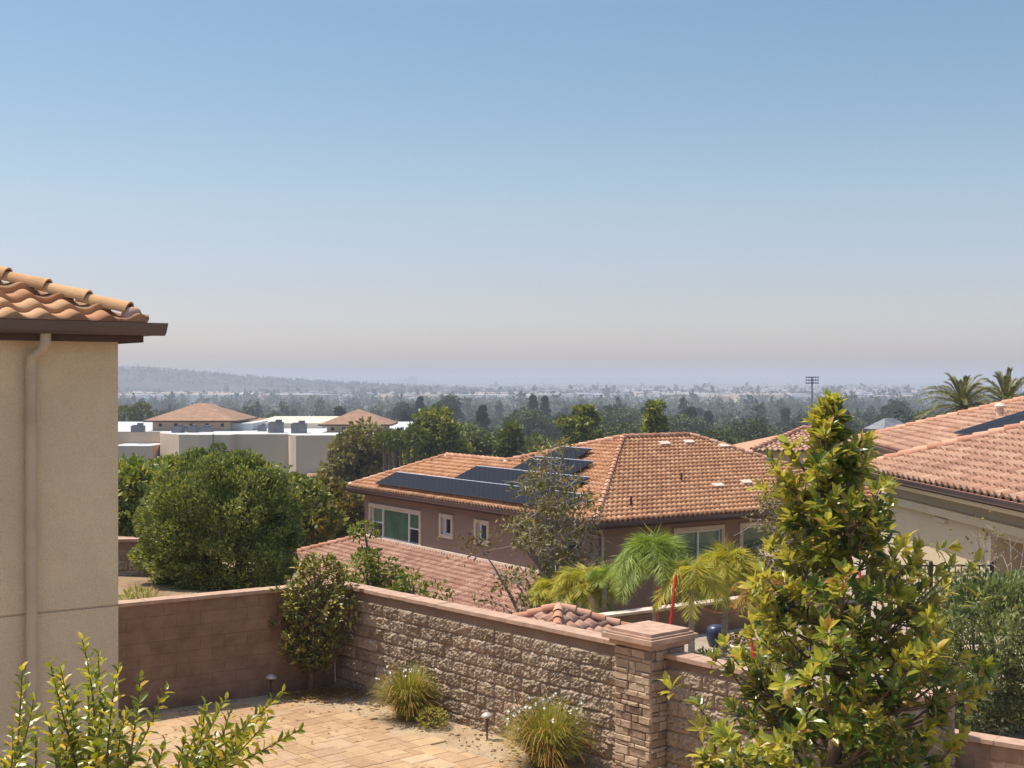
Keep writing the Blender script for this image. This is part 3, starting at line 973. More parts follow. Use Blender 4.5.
dsp = [b0, b0 + V(0, 0, -.08), b0 - hd * .015 - hn * .03 + V(0, 0, -.13), o3 - hd * sd + hn * .07 + V(0, 0, zE - .29), o3 - hd * (sd + .003) + hn * .055 + V(0, 0, zE - .36), o3 - hd * (sd + .003) + hn * .055 + V(0, 0, 3), o3 - hd * (sd + .003) + hn * .055]
ds_ = MB().tube(dsp, .041, 12)
for zz in (5.2, 3.9): ds_.tube([V(*(o3 - hd * (sd + .003) + hn * .055)[:2], zz), V(*(o3 - hd * (sd + .003) + hn * .055)[:2], zz + .03)], .047, 12)
part('downspout', ds_, M['downspout'], lh, smooth=False)

# ================================================================== centre house
hu, hv_ = V(-.555, .832, 0), V(.832, .555, 0)
HC0 = V(2.35, 38, 0)


def hp(u, v, z):
    return HC0 + hu * u + hv_ * v + V(0, 0, z)


ch = thing('house', hp(6, 4, -4.8), 'brown stucco house with solar panels and terracotta hip roof in the middle', 'house')
ZE, pc = 1.12, .425; sl_ = math.sqrt(1 + pc * pc)
ov = .5
wm = MB()
holes_l = [(14.5 - 10.85 - 3.55 + .0, 0, 0, 0)]
# left facade runs from the left end (u=15.05) to the corner; a = 15.05 - u
big = (15.05 - 14.5, 15.05 - 10.85, -.70, .42); s1 = (15.05 - 9.33, 15.05 - 8.67, -.12, .46); s2 = (15.05 - 7.07, 15.05 - 6.41, -.12, .46); s3 = (15.05 - 2.3, 15.05 - 1.5, -.12, .46)
OL = hp(15.05, ov, 0)
wall_panel(wm, OL, -hu, -hv_, 15.05 - ov, -4.8, ZE - .08, [big, s1, s2, s3])
OR = hp(ov, ov, 0)
r1 = (2.95, 4.75, -.40, .58); r2 = (5.65, 7.0, -.40, .58)
wall_panel(wm, OR, hv_, -hu, 12.3 - ov, -4.8, ZE - .08, [r1, r2])
wall_panel(wm, hp(15.05, ov, 0), hv_, hu, 4.6, -4.8, ZE - .08)
wall_panel(wm, hp(9.4, 5.1, 0), hu, hv_, 5.65, -4.8, ZE - .08)
wall_panel(wm, hp(9.4, 5.1, 0), hv_, hu, 7.2, -4.8, ZE - .08)
wall_panel(wm, hp(9.4, 12.3, 0), -hu, hv_, 8.9, -4.8, ZE - .08)
part('wall', wm, M['stucco_brown'], ch)
window(ch, OL, -hu, -hv_, *big, cols=(.9, 2.1, .9), bars=(0, 2), trim=.13, glass='glass_tree_reflection', glass2='glass_dark')
for q in (s1, s2, s3): window(ch, OL, -hu, -hv_, *q, trim=.12, cols=(.35, 1))
window(ch, OR, hv_, -hu, *r1, trim=.13, cols=(1, 1), glass='glass_tree_reflection'); window(ch, OR, hv_, -hu, *r2, trim=.13, glass='glass_tree_reflection')
eL = (hv_ + V(0, 0, pc)) / sl_
b1, bt = 2.76 * sl_, 4.92 * sl_
tile_plane('roof', hp(0, 0, ZE), hu, eL, [(0, 0), (8.7, 0), (8.7, 2.76 * sl_), (4.92, bt)], M['tile_red'], ch, .19, .25, 1.0, .055)
tile_plane('roof', hp(0, 0, ZE), hu, eL, [(8.7, 0), (15.5, 0), (12.75, b1), (8.7, b1)], M['tile_red'], ch, .19, .25, 1.0, .055)
eR = (hu + V(0, 0, pc)) / sl_
tile_plane('roof', hp(0, 0, ZE), hv_, eR, [(0, 0), (12.8, 0), (7.88, bt), (4.92, bt)], M['tile_red'], ch, .19, .25, 1.0, .055)
und = MB(); dz = V(0, 0, -.03)
zt, zl = ZE + 4.92 * pc, ZE + 2.76 * pc
for poly in ([(0, 0, ZE), (15.5, 0, ZE), (12.75, 2.76, zl), (8.7, 2.76, zl), (4.92, 4.92, zt)], [(0, 0, ZE), (4.92, 4.92, zt), (4.92, 7.88, zt), (0, 12.8, ZE)],
             [(4.92, 4.92, zt), (8.7, 2.76, zl), (9.84, 12.8, ZE), (4.92, 7.88, zt)], [(0, 12.8, ZE), (4.92, 7.88, zt), (9.84, 12.8, ZE)],
             [(12.75, 2.76, zl), (15.5, 0, ZE), (15.5, 5.5, ZE)], [(8.7, 2.76, zl), (12.75, 2.76, zl), (15.5, 5.5, ZE), (8.9, 5.5, ZE)]):
    und.quad(*[hp(*q) + dz for q in poly])
part('roof_underlay', und, M['tile_cap_red'], ch, recalc=False)
ht_ = MB()
for a, b in (((0.05, .05, ZE), (4.92, 4.92, zt)), ((15.45, .05, ZE), (12.75, 2.76, zl)), ((12.75, 2.76, zl), (8.7, 2.76, zl)), ((8.7, 2.76, zl), (4.92, 4.92, zt)), ((4.92, 4.92, zt), (4.92, 7.88, zt)), ((0.05, 12.75, ZE), (4.92, 7.88, zt))):
    cap_tiles(ht_, hp(*a) + V(0, 0, .05), hp(*b) + V(0, 0, .05), .095, .36, .03)
part('hip_tiles', ht_, M['tile_cap_red'], ch)
for q in ((8.7, 2.76, zl), (4.92, 4.92, zt), (4.92, 7.88, zt), (.12, .12, ZE + .05), (15.4, .1, ZE + .05), (12.75, 2.76, zl)):
    part('mortar_plug', MB().lathe(hp(*q) + V(0, 0, .05), [(0, .08), (.06, .07), (.11, .03), (.12, -.03)], 10), M['flash'], ch, smooth=True)
# roof vents: pale two-tile vents and small pipes on the right slope
for (v, b) in ((6.2, 4.7), (7.3, 4.75), (8.6, 4.35), (6.0, 1.6), (10.3, 1.7), (7.3, 1.7)):
    c = hp(0, 0, ZE) + hv_ * v + eR * b + np.cross(hv_, eR) * (.09 if np.cross(hv_, eR)[2] > 0 else -.09)
    part('roof_vent', MB().box(c, (.42, .2, .07), hv_, eR, np.cross(hv_, eR)), M['flash'], ch)
for c in [hp(0, 0, ZE) + hv_ * v + eR * b for v, b in ((1.9, .8), (4.9, 2.1))] + [hp(u, v, ZE + v * pc) for u, v in ((4.0, 1.8), (5.0, 2.7))]:
    part('vent_pipe', MB().tube([c - V(0, 0, .05), c + V(0, 0, .30)], .035, 8), M['fascia'], ch)
fa = MB()
fa.sweep([(0, -.22), (.03, -.22), (.03, -.02), (0, -.02)], hp(15.5, .05, ZE), hp(.02, .05, ZE), -hv_)
fa.sweep([(0, -.22), (.03, -.22), (.03, -.021), (0, -.021)], hp(.05, 0.0, ZE), hp(.05, 12.8, ZE), -hu)
fa.sweep([(0, -.22), (.03, -.22), (.03, -.021), (0, -.021)], hp(15.45, 5.5, ZE), hp(15.45, 0, ZE), hu)
for poly in ([(15.44, .06), (.06, .06), (.06, ov + .05), (15.44, ov + .05)], [(.06, .06), (.06, 12.7), (ov + .05, 12.7), (ov + .05, .06)]):
    fa.quad(*[hp(*q, ZE - .19) for q in poly])
part('fascia', fa, M['fascia'], ch)
gt = MB().sweep(GUT, hp(15.5, .02, ZE - .03), hp(-.1, .02, ZE - .03), -hv_).sweep([(a, b - .002) for a, b in GUT], hp(.02, -.1, ZE - .03), hp(.02, 12.8, ZE - .03), -hu)
part('gutter', gt, M['gutter'], ch)
part('downspout', MB().tube([hp(-.02, .3, ZE - .1), hp(.3, .45, ZE - .3), hp(ov - .06, .62, ZE - .45), hp(ov - .06, .62, -4.7)], .045, 8), M['downspout'], ch)
# solar modules, black frames on rails, in stepped rows up the left slope
enL = np.cross(hu, eL); enL = enL if enL[2] > 0 else -enL
for (v0, u0, u1) in ((.14, 1.75, 13.4), (1.10, 2.75, 9.35), (2.06, 3.85, 7.2), (3.02, 4.95, 6.7)):
    hgt = .90 * sl_; wd = 1.66; k = max(1, int(round((u1 - u0) / wd))); wd = (u1 - u0) / k
    if v0 > 3: hgt = .72 * sl_
    for i in range(k):
        c = hp(0, 0, ZE) + hu * (u0 + (i + .5) * wd) + eL * (v0 * sl_ + hgt / 2) + enL * .20
        o = part('solar_panel', MB().box(c, (wd - .015, hgt - .02, .035), hu, eL, enL), M['solar_frame'], ch)
        part('cell_face', MB().box(c + enL * .019, (wd - .05, hgt - .055, .004), hu, eL, enL), M['solar'], o)
    for q in (.2, .8): part('rail', MB().box(hp(0, 0, ZE) + hu * (u0 + u1) / 2 + eL * (v0 * sl_ + hgt * q) + enL * .15, (u1 - u0 - .1, .04, .05), hu, eL, enL), M['rail'], ch)
    part('edge_strip', MB().box(hp(0, 0, ZE) + hu * (u0 + u1) / 2 + eL * (v0 * sl_ + hgt + .012) + enL * .20, (u1 - u0 - .02, .03, .03), hu, eL, enL), M['rail'], ch)
# lower lean-to roof in front of the left facade
zL = -.80; pl_ = .36; s2_ = math.sqrt(1 + pl_ ** 2)
eF = (-hv_ + V(0, 0, -pl_)) / s2_
Lb = 5.5 * s2_
O2 = hp(0, ov - 5.5, zL - 5.5 * pl_)
tile_plane('lower_roof', O2, hu, -eF, [(-1.0, 0), (20.5, 0), (15.05, Lb), (2.6, Lb)], M['tile_pink'], ch, .19, .25, 1.0, .055)
part('lower_hip_tiles', cap_tiles(MB(), hp(20.5, ov - 5.5, zL - 5.5 * pl_ + .05), hp(15.05, ov, zL + .05), .12, .42, .04), M['tile_cap_red'], ch)
part('flashing', MB().sweep([(0, .0), (.10, .0), (.10, .12), (0, .12)], hp(15.1, ov - .002, zL + .01), hp(2.7, ov - .002, zL + .01), -hv_), M['flash'], ch)
lw = MB().quad(*[hp(*q) + V(0, 0, -.03) for q in ((-1.0, ov - 5.5, zL - 5.5 * pl_), (20.5, ov - 5.5, zL - 5.5 * pl_), (15.05, ov, zL), (2.6, ov, zL))])
lw.quad(*[hp(*q) + V(0, 0, -.03) for q in ((20.5, ov - 5.5, zL - 5.5 * pl_), (20.5, 5, zL - 5.5 * pl_), (15.05, 5, zL), (15.05, ov, zL))])
part('lower_roof_underlay', lw, M['tile_cap_red'], ch, recalc=False)
lwl = MB()
wall_panel(lwl, hp(20, ov - 5, 0), -hu, -hv_, 17.2, -4.8, zL - 5 * pl_ - .05); wall_panel(lwl, hp(2.8, ov - 5, 0), hv_, -hu, 5, -4.8, zL - 5 * pl_ - .05); wall_panel(lwl, hp(20, ov - 5, 0), hv_, hu, 9, -4.8, zL - 5 * pl_ - .05)
lwl.quad(hp(2.8, ov - 5, zL - 5 * pl_ - .05), hp(2.8, ov, zL - 5 * pl_ - .05), hp(2.8, ov, zL - .05))
part('lower_wall', lwl, M['stucco_brown'], ch)

# ================================================================== small pavilion behind the split face wall
pa = V(.80, 22.9, 0); pv0 = thing('pavilion', (pa[0], pa[1], 0), 'small pinkish tile hip roof showing just above the split face wall', 'pavilion')
hs, zr, ze = .88, 1.27, .90
slp = math.hypot(hs, zr - ze)
for k, (ea_, eo) in enumerate(((dS, nS), (-nS, dS), (-dS, -nS), (nS, -dS))):
    upv = (-eo * hs + V(0, 0, zr - ze)) / slp
    O_ = pa + eo * hs - ea_ * hs + V(0, 0, ze)
    tile_plane('roof', O_, ea_, upv, [(0, 0), (2 * hs, 0), (hs, slp)], M['tile_pink'], pv0, .22, .26, .8, .04)
ht_ = MB()
for sx, sy in ((1, 1), (1, -1), (-1, 1), (-1, -1)):
    cap_tiles(ht_, pa + dS * hs * sx + nS * hs * sy + V(0, 0, ze + .03), pa + V(0, 0, zr + .03), .09, .3, .03)
part('hip_tiles', ht_, M['tile_cap_red'], pv0)
ps = MB().box(pa + V(0, 0, ze - .07), (1.6, 1.6, .1), dS, nS)
part('beam', ps, M['fascia'], pv0)
for sx, sy in ((1, 1), (1, -1), (-1, 1), (-1, -1)):
    part('post', MB().box(pa + dS * .7 * sx + nS * .7 * sy + V(0, 0, (ze - .13) / 2), (.14, .14, ze - .13), dS, nS), M['stucco_tan'], pv0)

# ================================================================== right house
re_ = nrm(V(-.0724, .9974, 0)); ro = V(-re_[1], re_[0], 0)          # along the eave (away), out of the facade (left)
RF = V(8.86, 34.5, 2.89); pr_ = .37; sr = math.sqrt(1 + pr_ ** 2)
rh = thing('house', (11, 27, 0), 'cream stucco house with pinkish tile roof and dark gutter at the right edge', 'house')
uR = (-ro + V(0, 0, pr_)) / sr
tile_plane('roof', RF, -re_, uR, [(0, 0), (18, 0), (18, 6 * sr), (6, 6 * sr)], M['tile_brown'], rh, .33, .31, 1.15, .06)
part('hip_tiles', cap_tiles(MB(), RF + V(0, 0, .05) + (-ro - re_) * .06, RF + (-ro - re_) * 6 + V(0, 0, 6 * pr_ + .05), .13, .44, .04), M['tile_cap_red'], rh)
und = MB(); dz = V(0, 0, -.03)
und.quad(RF + dz, RF - re_ * 18 + dz, RF - re_ * 18 + uR * 6 * sr + dz, RF - re_ * 6 + uR * 6 * sr + dz)
und.quad(RF + dz, RF - ro * 12 + dz, RF - re_ * 6 + uR * 6 * sr + dz)
part('roof_underlay', und, M['tile_cap_red'], rh, recalc=False)
part('gutter', MB().sweep(GUT, RF + V(0, 0, -.03) + re_ * .1 - ro * .02, RF - re_ * 18 + V(0, 0, -.03) - ro * .02, ro), M['gutter'], rh)
part('fascia', MB().sweep([(-.03, -.2), (.0, -.2), (.0, -.02), (-.03, -.02)], RF - ro * .05, RF - re_ * 18 - ro * .05, ro), M['fascia'], rh)
tm = MB()
tm.sweep([(-.45, -.30), (-.10, -.30), (-.07, -.24), (-.06, -.20), (-.45, -.20)], RF - re_ * .3, RF - re_ * 18, ro)       # crown moulding under the gutter
tm.sweep([(-.60, -.78), (-.42, -.78), (-.42, -.60), (-.60, -.60)], RF - re_ * .3, RF - re_ * 18, ro)                     # beam
part('trim', tm, M['stucco_cream'], rh)
ww = MB()
OW = RF - ro * .62 - re_ * .5
wall_panel(ww, V(OW[0], OW[1], 0), -re_, ro, 17, -.1, 2.72, [(6.35, 9.4, -.08, 1.95)], depth=1.8)
wall_panel(ww, V(OW[0], OW[1], 0), -ro, re_, 9, -.1, 2.72)
ww.quad(*[V(*(OW - re_ * a - ro * 1.79)[:2], z) for a, z in ((6.3, -.1), (9.5, -.1), (9.5, 2.0), (6.3, 2.0))])
part('wall', ww, M['stucco_cream'], rh)
for a in (6.25, 9.5): part('door_jamb', MB().box(V(*(OW - re_ * a + ro * .02)[:2], .95), (.16, .08, 2.0), re_, ro), M['trim'], rh)
part('wall_ledge', MB().box(V(*(OW - re_ * 3.6 + ro * .03)[:2], 2.0), (.7, .1, .09), re_, ro), M['trim'], rh)
dr = MB().box(V(*(OW - re_ * 7.85 - ro * 1.6)[:2], .95), (3.0, .05, 2.0), re_, ro)
part('door', dr, M['fascia'], rh)
# upper wing behind
RU = V(11.6, 45, 3.15); rue = nrm(V(-.098, -.995, 0)); rui = V(-rue[1], rue[0], 0); pu = .32; su = math.sqrt(1 + pu * pu)
uU = (rui + V(0, 0, pu)) / su
tile_plane('upper_roof', RU, rue, uU, [(0, 0), (14, 0), (14, 7 * su), (7, 7 * su)], M['tile_brown'], rh, .33, .31, 1.15, .06)
part('upper_hip_tiles', cap_tiles(MB(), RU + V(0, 0, .05) + (rui + rue) * .06, RU + (rui + rue) * 7 + V(0, 0, 7 * pu + .05), .13, .44, .04), M['tile_cap_red'], rh)
und = MB(); und.quad(RU + dz, RU + rue * 14 + dz, RU + rue * 14 + uU * 7 * su + dz, RU + rue * 7 + uU * 7 * su + dz)
und.quad(RU + dz, RU + rui * 14 + dz, RU + rue * 7 + uU * 7 * su + dz)
part('upper_roof_underlay', und, M['tile_cap_red'], rh, recalc=False)
part('upper_gutter', MB().sweep(GUT, RU + V(0, 0, -.03) - rue * .1 + rui * .02, RU + rue * 14 + V(0, 0, -.03) + rui * .02, -rui), M['gutter'], rh)
uw = MB(); wall_panel(uw, V(*(RU + rui * .6 + rue * .5)[:2], 0), rue, -rui, 13, -.1, 3.0); wall_panel(uw, V(*(RU + rui * .6 + rue * .5)[:2], 0), rui, -rue, 12, -.1, 3.0)
part('upper_wall', uw, M['stucco_cream'], rh)
unn = np.cross(rue, uU); unn = unn if unn[2] > 0 else -unn
for i in range(3):
    for j in range(3):
        c = RU + rue * (8.5 + (i + .5) * 1.2) + uU * (1.35 + (j + .5) * 1.7) + unn * .18
        o = part('solar_panel', MB().box(c, (1.18, 1.68, .035), rue, uU, unn), M['solar_frame'], rh)
        part('cell_face', MB().box(c + unn * .019, (1.14, 1.64, .004), rue, uU, unn), M['solar'], o)
c = RU + rue * 6.6 + uU * 3.1
part('roof_vent', MB().tube([c - V(0, 0, .1), c + V(0, 0, .28)], .1, 10).lathe(c + V(0, 0, .28), [(.16, 0), (.17, .06), (.1, .13), (0, .15)], 12), M['flash'], rh)
c = RU + rue * 6.4 + uU * 5.1
part('vent_pipe', MB().tube([c - V(0, 0, .1), c + V(0, 0, .5)], .045, 8), M['fascia'], rh)

# iron railing in front of the right house
fe = thing('iron_railing', (8.2, 25.4, 0), 'black iron railing before the cream house wall, behind the magnolia', 'railing')
fx0, fx1 = xat(868, 25.4), xat(992, 25.4)
for z_ in (1.66, .18): part('rail', MB().box(((fx0 + fx1) / 2, 25.4, z_), (fx1 - fx0, .04, .03)), M['iron'], fe)
fb = MB()
for x in np.arange(fx0 + .05, fx1, .115): fb.box((x, 25.4, .92), (.018, .018, 1.45))
part('baluster', fb, M['iron'], fe)['kind'] = 'stuff'
for x in (fx0, (fx0 + fx1) / 2 + .02, fx1): part('post', MB().box((x, 25.4, .86), (.06, .06, 1.76)), M['iron'], fe)

# retaining wall behind the palms
pw = thing('block_wall', (3.4, 27.2, 0), 'plain brown retaining wall with pale cap behind the small palms', 'wall')
q0, q1 = V(1.75, 26.05), V(7.2, 29.75); dq = nrm(q1 - q0); Lq = np.linalg.norm(q1 - q0); nq = V(dq[1], -dq[0], 0)
part('wall_core', MB().box(V(*((q0 + q1) / 2), .22) - nq * .1, (Lq, .2, .66), V(*dq, 0), nq), M['block_smooth'], pw)
part('cap', MB().box(V(*((q0 + q1) / 2), .575) - nq * .1, (Lq, .28, .05), V(*dq, 0), nq), M['flash'], pw)

# ================================================================== palms on the terrace
def queen_palm(px, Y, y_base, y_crown, rad, label, leaf='lf_palm', n=16, seed=1, ll=.30, zb=-.03, droop=.62, mixleaf=None, el=(1.35, .15)):
    X = xat(px, Y); zc = H - (y_crown - HOR) / F * Y
    root = thing('palm_tree', (X, Y, zb), label, 'palm', 'small feather palms behind the walls')
    r = np.random.default_rng(seed); h = zc - zb
    tp = curve((0, 0, 0), (r.normal() * .03, r.normal() * .03, h), (r.normal() * .03, 0, 0), 9)
    t = MB().tube(tp, np.array([.085, .07, .06, .055, .052, .05, .05, .06, .045]), 9)
    for k in range(1, 24): t.tube([tp[0] + (tp[-1] - tp[0]) * (k / 25.), tp[0] + (tp[-1] - tp[0]) * (k / 25. + .008)], .062 - .0005 * k, 9)
    part('trunk', t, M['bark_pale'], root, True)
    f, ra = MB(), MB()
    fronds(f, ra, tp[-1], n, rad, el[0], el[1], droop, 84, ll, .008, r, .45)
    part('fronds', f, M[leaf], root, True, False, False); part('stalks', ra, M[leaf], root, True)
    if mixleaf:
        f2 = MB(); fronds(f2, None, tp[-1], 5, rad * .95, .35, -.35, droop, 40, ll, .010, r, .8, 1.1)
        part('old_fronds', f2, M[mixleaf], root, True, False, False)
    return root


queen_palm(655, 24.6, 655, 556, 1.0, 'tallest green palm left of the red strap, behind the pillar', 'lf_palm', 36, 1, .42, droop=.80)
queen_palm(692, 24.0, 655, 574, .8, 'yellowing palm with red strap right of the tallest palm', 'lf_palm_yellow', 18, 2, .36, droop=.9, el=(1.2, .0))
queen_palm(723, 25.2, 655, 566, .85, 'yellow green palm with bare grey trunk and hose slung round it', 'lf_palm_yellow', 24, 3, .36, mixleaf='lf_palm')
queen_palm(766, 26.2, 655, 586, .8, 'low palm with orange dry fronds beside the magnolia', 'lf_palm_dry', 16, 4, .30, el=(1.1, -.1), mixleaf='lf_palm_yellow')
queen_palm(585, 27.6, 655, 585, .82, 'bright yellow green palm low beside the thin tree, above the pavilion roof', 'lf_palm_yellow', 24, 5, .36, -4.6, mixleaf='lf_palm', el=(1.3, .1))
queen_palm(552, 28.4, 655, 592, .65, 'small yellow green palm at the foot of the thin tree', 'lf_palm_yellow', 16, 6, .32, -4.6, el=(1.3, .3))
queen_palm(606, 27.0, 655, 580, .55, 'narrow upright palm at the brown house corner', 'lf_palm', 8, 9, .3, -4.6, el=(1.4, .6))

for (x0, y0, x1, y1, Y, wdt, lb) in ((668, 640, 676, 575, 23.4, .05, 'wide red strap leaning beside the tallest palm trunk'),
                                     (656, 640, 657, 585, 23.8, .028, 'thin red strap left of the wide red strap'),
                                     (755, 668, 749, 628, 22.6, .05, 'red stake below the hose end, left of the magnolia'),
                                     (861, 592, 859, 566, 24.0, .05, 'short red stake seen through the magnolia')):
    a, b = at(x0, y0, Y), at(x1, y1, Y + .15)
    o = MB().tube(curve(a, b, (.01, 0, 0), 5), [wdt * .62, wdt * .55, wdt * .5, wdt * .5, wdt * .5], 6)
    so_ = single('red_stake', o, M['red'], (a[0], a[1], a[2]), label=lb, cat='stake', group='red stakes and straps among the palms')
ha, hb = at(698, 604, 24.9), at(746, 604, 24.5)
single('hose', MB().tube(curve(ha, hb, (0, 0, -.17), 14), .018, 6), M['rope'], ha, smooth=True, label='pink hose hanging in a loop across the bare palm trunk', cat='hose')
bp = at(716, 645, 26.2)
single('plant_pot', MB().lathe((bp[0], bp[1], -.03), [(.0, .0), (.13, .0), (.18, .15), (.19, .28), (.17, .37), (.08, .42), (0, .43)], 18), M['blue'], (bp[0], bp[1], -.03), smooth=True, label='dark blue rounded pot against the wall behind the bare palm trunk', cat='pot')


def low_plant(name, base, rad, h, label, cat, leaf, n, ls, seed, lw=.5, blades=False, group=None):
    """stems and leaves of a small bushy plant"""
    r = np.random.default_rng(seed)
    root = thing(name, base, label, cat, group)
    st, fo = MB(), MB()
    m = 14
    for i in range(m):
        az = i * 2.399; q = V(math.cos(az) * rad * .6 * r.random(), math.sin(az) * rad * .6 * r.random(), h * (.5 + .4 * r.random()))
        st.tube(curve((0, 0, 0), q, (q[0] * .2, q[1] * .2, 0), 4), np.linspace(.012, .004, 4), 4, False)
    P = ball(n, (0, 0, h * .5), (rad, rad, h * .52), r, .3); P[:, 2] = np.maximum(P[:, 2], .02)
    P += r.normal(size=P.shape) * rad * .05
    D = nrm(P - V(0, 0, h * .2)) + r.normal(size=P.shape) * .6
    (leaf_blades if blades else leaf_quads)(fo, P, D, nrm(r.normal(size=P.shape) * .6 + V(0, 0, 1)), ls * (.6 + .8 * r.random(n)), ls * lw)
    part('stems', st, M['bark'], root, True); part('leaves', fo, M[leaf], root, True, False, False)
    return root


low_plant('shrub', (xat(766, 24.0), 24.0, -.03), .38, .55, 'small yellow green shrub by the red stake', 'shrub', 'lf_palm_yellow', 900, .07, 31)
low_plant('shrub', (xat(706, 24.6), 24.6, -.03), .25, .22, 'tiny grey green plant left of the bare palm trunk', 'plant', 'lf_silver', 260, .08, 32)
low_plant('shrub', (xat(738, 26.4), 26.4, -.03), .22, .2, 'low brown tuft at the wall foot behind the bare palm trunk', 'plant', 'lf_olive', 200, .08, 36)
low_plant('shrub', (xat(432, 19.95), 19.95, 0), .23, .3, 'small round green plant beside the left grass clump', 'plant', 'lf_grass', 500, .05, 33)
low_plant('shrub', (xat(640, 26.0), 26.0, -.03), .25, .42, 'low pale plant under the tallest palm', 'plant', 'lf_silver', 260, .09, 34)


# ================================================================== grass clumps
def grass_clump(base, rad, h, n, label, seed, flowers):
    r = np.random.default_rng(seed)
    root = thing('grass_clump', base, label, 'grass clump', 'flowering grass clumps at the wall foot')
    g = MB(); k = 6
    az = r.random(n) * 6.283; sp_ = r.random(n) ** .95
    hh = h * (.45 + .75 * r.random(n)) * (1 - .22 * sp_)
    t = np.linspace(0, 1, k)
    b = np.stack([np.cos(az), np.sin(az), np.zeros(n)], 1)
    P0_ = b * (rad * .30 * np.sqrt(r.random(n)))[:, None]
    reach = rad * (.15 + .9 * sp_)
    side = np.stack([-np.sin(az), np.cos(az), np.zeros(n)], 1) * .0062
    pts = P0_[:, None] + b[:, None] * (reach[:, None] * t[None] ** 1.5)[..., None]
    z = hh[:, None] * (t[None] * (1.25 + .2 * sp_[:, None]) - (.25 + .5 * sp_[:, None]) * t[None] ** 3)
    pts[..., 2] += np.maximum(z, .01)
    wd = (1 - t * .85)[None, :, None]
    L_, R_ = pts + side[:, None] * wd, pts - side[:, None] * wd
    vs = np.stack([L_, R_], 2).reshape(n, 2 * k, 3)
    fs = np.array([(2 * i, 2 * i + 1, 2 * i + 3, 2 * i + 2) for i in range(k - 1)])
    g.add(vs.reshape(-1, 3), (np.arange(n)[:, None, None] * 2 * k + fs[None]).reshape(-1, 4))
    part('blades', g, M['lf_grass'], root, True, False, False)
    dd_ = MB()
    for i in range(n // 9):
        a_ = r.random() * 6.283; Lr = rad * (.6 + .75 * r.random()); hz_ = h * (.25 + .8 * r.random())
        q = V(math.cos(a_) * Lr, math.sin(a_) * Lr, hz_ * (.2 + .75 * r.random()))
        pts_ = curve(r.normal(size=3) * V(.12, .12, 0) * rad, q, (0, 0, hz_ * .45), 6); pts_[:, 2] = np.maximum(pts_[:, 2], .012)
        sd_ = V(-math.sin(a_), math.cos(a_), 0) * .005
        dd_.add(np.concatenate([pts_ + sd_, pts_ - sd_]), [(k, k + 1, k + 7, k + 6) for k in range(5)])
    part('dry_blades', dd_, M['lf_palm_dry'], root, True, False, False)
    stalk = MB()
    for i in range(flowers):
        a_ = r.random() * 6.28; q = V(math.cos(a_) * rad * .9 * r.random() ** .6, math.sin(a_) * rad * .9 * r.random() ** .6, h * (.65 + .4 * r.random()))
        stalk.tube(curve((0, 0, 0), q, (0, 0, .05), 4), .004, 4, False)
        D = rdir(5, .3, r); fl = MB(); leaf_quads(fl, np.repeat(q[None], 5, 0), D, rdir(5, 0, r), .042, .034); part('flower', fl, M['petal'], root, True, False, False)
    part('flower_stalks', stalk, M['lf_grass'], root, True)
    return root


grass_clump((xat(408, 20.5), 20.5, 0), .54, .80, 1700, 'strappy grass clump nearest the corner tree', 41, 12)
grass_clump((xat(546, 18.0), 18.0, 0), .62, .86, 2100, 'strappy grass clump with white flowers near the stone pillar', 42, 38)
low_plant('grass_tuft', (xat(138, 21.9), 21.9, 1.42), .32, .3, 'yellow dry grass tuft on top of the bank by the house corner', 'grass tuft', 'lf_grass', 500, .14, 43, .12)
# leaf litter under the corner tree
lt = MB(); r = np.random.default_rng(44); n = 820
far_ = np.where(np.arange(n) < 700, 1., 5.5)
P = np.stack([-3.15 + r.normal(size=n) * .42 * far_, 22.0 - np.abs(far_ - 1) * .25 + r.normal(size=n) * .28 * far_, .03 + r.random(n) * .012], 1)
ok = [(np.dot(p[:2] - K, nBk[:2]) > .03 and np.dot(p[:2] - K, nS[:2]) > .05) for p in P]; P = P[ok]; n = len(P)
leaf_quads(lt, P, np.stack([r.normal(size=n), r.normal(size=n), r.normal(size=n) * .2], 1), np.repeat(V(0, 0, 1)[None], n, 0), .08, .04)
single('leaf_litter', lt, M['lf_palm_dry'], (-3.15, 22, 0), recalc=False, kind='stuff', label='dry fallen leaves under the corner tree', cat='leaf litter')
# small stones on the soil
r = np.random.default_rng(45)
pb = MB()
for i in range(420):
    s_along = r.random() * 7.5
    c = (K + dS_ * s_along + nS[:2] * (.08 + .8 * r.random())) if i < 300 else (K - d1 * r.random() * 5 + nBk[:2] * (.05 + .35 * r.random()))
    k = .008 + .02 * r.random() ** 2
    vs = V(*c, .004) + nrm(r.normal(size=(8, 3))) * k * V(1, 1, .6)
    pb.box(V(*c, k * .4), (k * 2, k * 1.5, k), nrm(V(r.normal(), r.normal(), 0)), nrm(V(0, 0, 0) + V(r.normal(), r.normal(), .2)))
single('gravel', pb, M['soil'], (*K, 0), kind='stuff', label='scattered pebbles on the sandy strip', cat='gravel')

